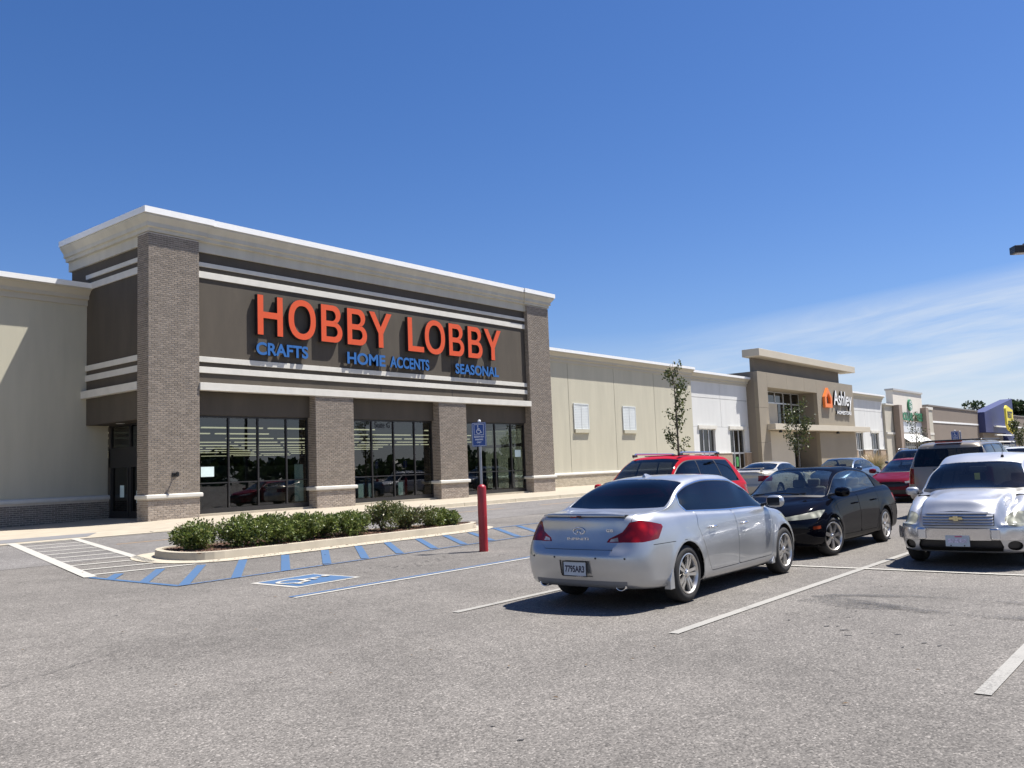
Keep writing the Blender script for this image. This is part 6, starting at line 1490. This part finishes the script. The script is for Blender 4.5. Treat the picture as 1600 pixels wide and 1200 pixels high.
def crossover(label, p, where, pm=None, ns=56):
    r = vehicle('parked_car', label, 'car', 'cars in the car park')
    pm = dict(dict(L=4.95, hw=.96, H=1.72, belt=1.08, ws0=3.85, ws1=2.95, cowl=1.06, hoodz=.95, nose=.80, hoodx=4.72, rail=.63, rt=.50, xra=1.05, xfa=3.98, lift=.08, rr=.32), **(pm or {}))
    K = dict(R=.36, rim=.235, style='five_twin', paint=p, ns=ns, nw=18, mirror_out=.0, mirror_up=.02, mirror_size=(.12, .18, .13), posts=[(.62, .95, .02), (1.42, 1.55, .02), (2.42, 2.35, .02), (3.75, 3.02, .06)], tail_a=.62,
             lamps=[('tail_lamp', [(.66, .80), (.66, 1.02), (1.15, 1.0), (1.15, .84)], ('a', 'z')), ('headlight', [(.45, .70), (.45, .80), (1.1, .92), (1.15, .80)], ('b', 'z'))],
             doors=[('front_door', [(2.46, .36), (2.44, 1.2), (3.7, 1.2), (3.62, .37)]), ('rear_door', [(1.50, .55), (1.34, .85), (1.34, 1.2), (2.42, 1.2), (2.44, .36), (1.6, .36)])],
             single=[('grille', M_PLAST, -.03)], late=[('grille', [lambda **k: .42-k['b'], lambda **k: k['z']-.6, lambda **k: .78-k['z']], ('body', 'front_bumper', 'bonnet'))])
    wagon(r, pm, K)
    H = pm['H']
    for sg in (-1, 1):
        b = MB(); b.tube([(1.0, sg*.56, H-.06), (1.06, sg*.56, H+.035), (2.75, sg*.56, H+.05), (2.85, sg*.56, H-.02)], .020, 8); b.build('roof_rail', M_CHROME, r)
        for x in (1.06, 2.78): b = MB(); b.rbox((x, sg*.56, H+.012), (.16, .05, .055)); b.build('rail_foot', M_PLAST, r, bevel=.012)
    x, y, rz = where; put(r, x, y, rz, gz(x, y)); return r, H
rd, H = crossover('bright red crossover with roof rails behind the silver sedan', M_RED, (19.45, 9.55, math.pi), dict(L=4.7))
b = MB(); b.prism([(2.0, H-.005), (2.7, H-.012), (2.7, H+.004), (2.0, H+.012)], -.36, .36, 'y'); b.build('sunroof', M_TINT if False else M_PLAST, rd)
crossover('dark blue crossover far off between the red sedan and the pale gold sport utility', M_NAVY, (50.5, 12.6, math.pi), ns=40)
crossover('white crossover mostly hidden behind the retro wagon, far right', mat('white_paint', (.6, .6, .6), .3, coat=.6, var=.03), (47.5, 7.35, math.pi), ns=40)
# ---------------------------------------------------------------- planting
def leaf_mat(name, c1, c2, c3=None):
    m, nt, p = nodes_of(name); N, L = nt.nodes, nt.links
    g = N.new('ShaderNodeNewGeometry'); rp = N.new('ShaderNodeValToRGB'); L.new(g.outputs['Random Per Island'], rp.inputs[0])
    rp.color_ramp.elements[0].color = (*c1, 1); rp.color_ramp.elements[1].color = (*c2, 1)
    if c3: e = rp.color_ramp.elements.new(.93); e.color = (*c2, 1); rp.color_ramp.elements[2].color = (*c3, 1)
    L.new(rp.outputs[0], p.inputs['Base Color']); p.inputs['Roughness'].default_value = .42
    tr = N.new('ShaderNodeBsdfTranslucent'); L.new(rp.outputs[0], tr.inputs[0]); mx = N.new('ShaderNodeMixShader'); mx.inputs[0].default_value = .25
    out = nt.nodes['Material Output']; L.new(p.outputs[0], mx.inputs[1]); L.new(tr.outputs[0], mx.inputs[2]); L.new(mx.outputs[0], out.inputs[0])
    MATS[name] = m; return m
M_LEAF = leaf_mat('shrub_leaf', (.045, .082, .014), (.18, .215, .048), (.36, .35, .14)); M_LEAF2 = leaf_mat('shrub_leaf_bronze', (.05, .075, .018), (.15, .16, .05), (.20, .12, .06))
M_LEAF3 = leaf_mat('tree_leaf', (.03, .05, .012), (.10, .12, .03), (.17, .14, .05)); M_LEAF4 = leaf_mat('dark_tree_leaf', (.016, .034, .012), (.055, .085, .028))
M_BARK = mat('bark', (.12, .095, .075), .9, var=.3, vscale=18, stretch=(1, 1, .2))
def leaves(pos, size, nr, aspect=.5, up=.35, normals=None):
    """folded leaf blades at the given points"""
    n = len(pos); d = nr.normal(size=(n, 3)); d[:, 2] += up
    if normals is not None: d += normals*1.1
    d /= np.linalg.norm(d, axis=1, keepdims=True); r = nr.normal(size=(n, 3)); s = np.cross(d, r); s /= np.maximum(np.linalg.norm(s, axis=1, keepdims=True), 1e-6); k = np.cross(d, s)
    L_ = size*nr.uniform(.65, 1.3, (n, 1)); w = L_*aspect*.5
    a = pos; b = pos+d*L_*.5+s*w+k*L_*.06; c = pos+d*L_; e = pos+d*L_*.5-s*w+k*L_*.06
    V = np.stack([a, b, c, e], 1).reshape(-1, 3); F = np.arange(4*n).reshape(n, 4)
    return V, F
def np_mesh(name, V, F, m):
    me = bpy.data.meshes.new(name); me.vertices.add(len(V)); me.vertices.foreach_set('co', V.astype(np.float32).ravel())
    k = F.shape[1]; me.loops.add(F.size); me.loops.foreach_set('vertex_index', F.astype(np.int32).ravel()); me.polygons.add(len(F))
    me.polygons.foreach_set('loop_start', np.arange(0, F.size, k, dtype=np.int32)); me.polygons.foreach_set('loop_total', np.full(len(F), k, np.int32)); me.materials.append(m); me.update(calc_edges=True); me.validate(); return me
def shrub(label, x, y, rx, h, seed, m=M_LEAF, n=3400, sparse=0.):
    nr = np.random.RandomState(seed); z0 = gz(x, y)+.13; r = vehicle('shrub', label, 'shrub', 'shrubs in the kerbed planting bed'); r.location = (x, y, z0)
    nb = 16; cs = np.stack([nr.normal(0, .42, nb)*rx, nr.normal(0, .36, nb)*rx, nr.uniform(.30, .74, nb)*h], 1); cr = nr.uniform(.24, .42, nb)*rx
    cs = np.concatenate([cs, [[0, 0, h*.35]]]); cr = np.r_[cr, rx*.62]
    P, Nn = [], []
    while sum(len(p) for p in P) < n:
        i = nr.randint(0, nb+1, 800); d = nr.normal(size=(800, 3)); d /= np.linalg.norm(d, axis=1, keepdims=True); rad = nr.uniform(.55, 1.05, (800, 1))
        p = cs[i]+d*cr[i][:, None]*rad*[1, 1, .95]; ok = (p[:, 2] > .02) & (nr.rand(800) > sparse*(p[:, 2] > h*.6)); P.append(p[ok]); Nn.append(d[ok])
    P = np.concatenate(P)[:n]; Nn = np.concatenate(Nn)[:n]; V, F = leaves(P, .058, nr, .52, .3, Nn)
    o = obj('foliage', np_mesh('foliage', V, F, m), r); o['kind'] = 'stuff'
    b = MB()
    for _ in range(16):
        a = nr.uniform(0, 6.28); t = nr.uniform(.3, .8); e = (math.cos(a)*rx*t, math.sin(a)*rx*t, h*nr.uniform(.55, .98)); b.tube([(0, 0, -.02), (e[0]*.4, e[1]*.4, e[2]*.55), e], [.012, .008, .003], 5)
    o = b.build('stems', M_BARK, r, fix=False); o['kind'] = 'stuff'; return r
SH = [('leftmost shrub of the bed, low and rounded, above bare brown mulch', 9.50, 15.75, .50, .60, M_LEAF, 0), ('second shrub from the left in the bed, tall and deep green', 10.25, 15.45, .56, .70, M_LEAF, 0), ('third shrub from the left, wide and hanging over the kerb', 10.95, 15.28, .58, .68, M_LEAF, 0),
      ('fourth shrub from the left, merging into its neighbours', 11.68, 15.35, .52, .64, M_LEAF, 0), ('fifth shrub from the left, dense and bright green', 12.35, 15.45, .46, .56, M_LEAF, 0), ('round dark green shrub right of the middle of the bed', 13.10, 15.35, .50, .62, M_LEAF, 0),
      ('bronze twiggy shrub, tallest in the right half of the bed', 14.05, 15.45, .48, .78, M_LEAF2, .45), ('bronze and green shrub second from the right end with thin twigs', 14.85, 15.40, .52, .70, M_LEAF2, .35), ('small round shrub at the right end of the bed', 15.95, 15.35, .42, .45, M_LEAF, 0)]
for i, (l, x, y, rx, h, m, sp) in enumerate(SH): shrub(l, x, y, rx*1.05, h*(.95-.012*i), 31+i, m, 5600 if not sp else 3600, sp*.8)
# drooping twigs over the kerb
def young_tree(label, x, y, h, spread, seed, m=M_LEAF3, n=900, leaf=.12, clear=.22, bare=False):
    nr = np.random.RandomState(seed); z0 = gz(x, y)+.12; r = vehicle('young_tree', label, 'tree'); r.location = (x, y, z0); b = MB(); P = []
    top = np.array([nr.normal(0, .1), nr.normal(0, .1), h]); b.tube([(0, 0, -.1), tuple(top*.5+[.03, 0, 0]), tuple(top)], [.055*h/6+.01, .035*h/6+.006, .008], 7)
    for k in range(int(16*h/5)):
        t = clear+(1-clear)*(k+.5)/(16*h/5)*.93; a = nr.uniform(0, 6.28); l = spread*(1-.55*t)*nr.uniform(.6, 1.15); z = h*t
        e = np.array([math.cos(a)*l, math.sin(a)*l, z+l*1.25]); s_ = np.array([top[0]*t, top[1]*t, z]); mid = s_*.5+e*.5+[0, 0, -.08*l]
        b.tube([tuple(s_), tuple(mid), tuple(e)], [.018, .011, .004], 5)
        for q in range(int(n/(16*h/5))):
            w = nr.uniform(.25, 1.05); c = s_*(1-w)+e*w; P.append(c+nr.normal(0, .10*spread/.8, 3))
    o = b.build('trunk', M_BARK, r, fix=False, smooth=True)
    V, F = leaves(np.array(P), leaf, nr, .55, .2); o = obj('crown', np_mesh('crown', V, F, m), r); o['kind'] = 'stuff'; return r
young_tree('slender young street tree in front of the beige wall', 32.4, 17.55, 5.45, .72, 4, n=950, leaf=.13, clear=.26)
young_tree('bushy young tree in front of the furniture shop entrance', 45.2, 17.5, 3.75, 1.05, 9, n=1300, leaf=.13, clear=.35)
young_tree('thin grey half-bare tree in front of the dollar shop', 67.6, 17.4, 4.1, .95, 14, n=330, leaf=.13, clear=.3)
young_tree('small tree in front of the long brown shop at the right edge', 106, 17.1, 4.2, 1.2, 21, n=1300, leaf=.2, clear=.3)
def grass_clump(x, y, h, rad, seed):
    nr = np.random.RandomState(seed); r = vehicle('ornamental_grass', 'straw coloured ornamental grass clump between the blue grey and dark red sedans', 'grass'); r.location = (x, y, gz(x, y)+.1)
    def blades(n, hh, w, spread):
        V, F = [], []
        for _ in range(n):
            a = nr.uniform(0, 6.28); t = nr.uniform(0, 1)**.6*spread; H_ = hh*nr.uniform(.7, 1.05); d = np.array([math.cos(a), math.sin(a)]); p0 = d*nr.uniform(0, .18); s_ = np.array([-d[1], d[0]])*w/2; pts = []
            for q in (0, .4, .75, 1): c = p0+d*rad*t*q**1.8; z = H_*(q-.22*q**3*t); pts.append((c, z, w*(1-.8*q)))
            o = len(V)
            for c, z, ww in pts: V += [(c[0]-s_[0]*ww/w, c[1]-s_[1]*ww/w, z), (c[0]+s_[0]*ww/w, c[1]+s_[1]*ww/w, z)]
            F += [(o+2*k, o+2*k+1, o+2*k+3, o+2*k+2) for k in range(3)]
        return np.array(V), np.array(F)
    V, F = blades(900, h*.8, .014, 1.0); o = obj('blades', np_mesh('blades', V, F, leaf_mat('grass_blade', (.10, .13, .035), (.30, .27, .11))), r); o['kind'] = 'stuff'
    V, F = blades(420, h, .05, .85); sel = np.arange(len(F)) % 3 == 2; o = obj('plumes', np_mesh('plumes', V, F[sel], leaf_mat('grass_plume', (.36, .28, .17), (.52, .42, .27))), r); o['kind'] = 'stuff'
    V, F = blades(420, h*.97, .006, .85); o = obj('stalks', np_mesh('stalks', V, F, MATS['grass_plume']), r); o['kind'] = 'stuff'
grass_clump(50.2, 15.2, 1.62, 1.2, 5)
# trees beyond the shops
def big_tree(label, x, y, h, w, seed, n=7000):
    nr = np.random.RandomState(seed); r = vehicle('tree', label, 'tree', 'trees beyond the long brown shop'); r.location = (x, y, .2); b = MB(); b.tube([(0, 0, 0), (.2, 0, h*.4), (0, .2, h*.8)], [.3, .22, .08], 8); P = []
    nb = 34; cs = []
    for k in range(nb):
        t = nr.uniform(.25, 1); a = nr.uniform(0, 6.28); q = w*.5*math.sqrt(max(.05, 1-((t-.6)/.5)**2))*nr.uniform(.2, .9); c = np.array([math.cos(a)*q, math.sin(a)*q, h*t*.93]); cs.append(c); b.tube([(0, 0, c[2]*.6), tuple(c)], [.07, .02], 5)
    b.build('trunk', M_BARK, r, fix=False, smooth=True)
    cs = np.array(cs); i = nr.randint(0, nb, n); d = nr.normal(size=(n, 3)); d /= np.linalg.norm(d, axis=1, keepdims=True); P = cs[i]+d*nr.uniform(.5, 1.05, (n, 1))*(w*.16)*[1, 1, .75]
    V, F = leaves(P, .62, nr, .7, .2, d); o = obj('crown', np_mesh('crown', V, F, M_LEAF4), r); o['kind'] = 'stuff'
for i, (x, y, h, w, l) in enumerate([(216, 42.2, 12.6, 7.5, 'thin tree top rising just left of the blue wedge peak'), (220, 37.6, 12.6, 7.0, 'dark tree right behind the blue wedge peak'), (224, 35.2, 12.2, 8.0, 'dense dark tree standing right of the blue wedge'), (229, 34.2, 12.2, 8.0, 'tall dark tree at the right edge beyond the brown shop'), (214, 46.5, 10.2, 5.0, 'low tree top showing over the slope of the blue wedge'), (233, 32.0+1.6, 11.8, 8.5, 'broad dark tree at the far right edge of the picture')]):
    big_tree(l, x, y, h, w, 60+i, 2200 if 'thin' in l or 'low' in l else 8000)
# wooded edge of the car park behind the camera, seen only as the dark band mirrored in the glass
def tree_line():
    nr = np.random.RandomState(2); b = []; Vs, Fs = [], []; o = 0
    for k in range(1):
        n = 9000; x = nr.uniform(-220, 420, n); base = 5.5+2.2*np.sin(x*.05)+1.6*np.sin(x*.17+1)+1.2*np.sin(x*.41); z = nr.uniform(.0, 1, n)**.7*np.maximum(base+nr.normal(0, .8, n), 2); y = -185+nr.normal(0, 4, n); P = np.stack([x, y, z], 1)
        V, F = leaves(P, 3.2, nr, .8, .5); Vs.append(V); Fs.append(F)
    o = obj('tree_line', np_mesh('tree_line', np.concatenate(Vs), np.concatenate(Fs), M_LEAF4)); o['kind'] = 'stuff'; o['label'] = 'dark wooded edge of the car park mirrored in the shop glass'
tree_line()

# ---------------------------------------------------------------- street furniture
M_REDP = mat('red_bollard_paint', (.33, .012, .018), .42, var=.28, vscale=7, coat=.2, stretch=(1, 1, .35), detail=9, bump=.15, bscale=30); M_GALV = mat('galvanised_steel', (.36, .37, .38), .45, metal=.7, var=.12, vscale=14); M_SBLUE = mat('sign_blue', (.022, .07, .26), .4, var=.03)
def parking_sign(label, x, y, rz, tilt=0., group='accessible parking signs', detail=True):
    z0 = gz(x, y); r = vehicle('accessible_parking_sign', label, 'sign', group); r.location = (x, y, z0); r.rotation_euler = (0, tilt, rz)
    b = MB(); prof = [(.0, 0), (.086, 0), (.086, 1.19)]+[(.086*math.cos(R(t)), 1.19+.075*math.sin(R(t))) for t in range(15, 91, 15)]; b.lathe(prof, n=24); b.build('bollard', M_REDP, r, smooth=False); autosmooth(r.children[-1].data, 40)
    b = MB(); b.tube([(0, 0, 1.2), (0, 0, 2.46)], .024, 10); b.build('post', M_GALV, r); b = MB(); b.lathe([(.028, 2.455), (.03, 2.48), (.02, 2.495), (0, 2.5)], n=10); b.build('post_cap', M_LW, r)
    w, h, zc = .305, .46, 2.215; c = .02; poly = []
    for cx, cz, a0 in ((w/2-c, h/2-c, 0), (-w/2+c, h/2-c, 90), (-w/2+c, -h/2+c, 180), (w/2-c, -h/2+c, 270)): poly += [(cx+c*math.cos(R(a0+t)), zc+cz+c*math.sin(R(a0+t))) for t in (0, 30, 60, 90)]
    b = MB(); b.prism(poly, -.030, -.027, 'x'); p = b.build('sign_panel', M_SBLUE, r)
    if detail:
        X = -.0305; fr = MB()
        def rect(y0, y1, z0_, z1_, t): fr.box(X-.0006, X, y0, y1, z0_, z0_+t); fr.box(X-.0006, X, y0, y1, z1_-t, z1_); fr.box(X-.0006, X, y0, y0+t, z0_+t, z1_-t); fr.box(X-.0006, X, y1-t, y1, z0_+t, z1_-t)
        rect(-.142, .142, zc-.219, zc+.219, .006); rect(-.105, .105, zc-.01, zc+.195, .007); fr.build('sign_border', M_LW, p)
        q = MB()
        for poly in wheelchair('', None, 1): q.add([(X-.0008, -(v[0]-.5)*.175, zc+.005+v[1]*.175) for v in poly], [tuple(range(len(poly)))])
        q.build('wheelchair_symbol', M_LW, p)
        for t, wd, zz in (('RESERVED', .21, -.06), ('PARKING', .17, -.112), ('ONLY', .10, -.165)): place_text(text_letters(t, wd, .030, 0, .03, split=False), 'sign_lettering', p, (X-.0006, wd/2, zc+zz), (0, -1, 0), (0, 0, 1), M_LW)
        for zz in (-.2, .2): b = MB(); b.lathe([(0, 0), (.008, 0)], n=8); me = b.mesh('bolt', M_GALV); me.transform(Matrix.Translation((X-.001, 0, zc+zz)) @ Matrix.Rotation(R(-90), 4, 'Y')); obj('bolt', me, p)
    return r
parking_sign('blue accessible parking sign on a red bollard left of the silver sedan', 12.66, 11.10, R(14))
parking_sign('blue accessible parking sign far off above the gold sport utility roof', 41.0, 8.98, R(4))
parking_sign('far accessible parking sign seen edge-on beside the other far blue sign', 43.4, 9.30, R(100), detail=False)
def lamp_post():
    x, y = 34.0, 4.02; r = vehicle('lamp_post', 'dark shoebox lamp head at the top of a post just outside the right edge', 'street lamp'); r.location = (x, y, 0)
    M = mat('bronze_lamp', (.012, .012, .016), .4, var=.1)
    b = MB(); b.lathe([(.33, 0), (.33, .75), (.30, .78), (0, .78)], n=20); b.build('concrete_base', M_CONC, r); autosmooth(r.children[-1].data)
    b = MB(); b.box(-.07, .07, -.07, .07, .78, 8.95); b.build('pole', M, r, bevel=.01)
    for sg in (-1, 1):
        d = Vector((-.55, .83)).normalized()*sg; c = d*.85; rot = Matrix.Rotation(math.atan2(d.y, d.x), 3, 'Z')
        b = MB(); b.rbox((c.x, c.y, 8.30), (.75, .42, .25), rot); h = b.build('lamp_head', M, r, bevel=.02)
        b = MB(); b.rbox((c.x-d.x*.20, c.y-d.y*.20, 8.47), (.32, .32, .12), rot); b.build('ballast_box', M, r, bevel=.01)
        b = MB(); b.rbox((c.x, c.y, 8.17), (.60, .34, .012), rot); b.build('lens', M_CLR, r)
        b = MB(); b.rbox((d.x*.27, d.y*.27, 8.36), (.44, .07, .10), rot); b.build('arm', M, r)
lamp_post()
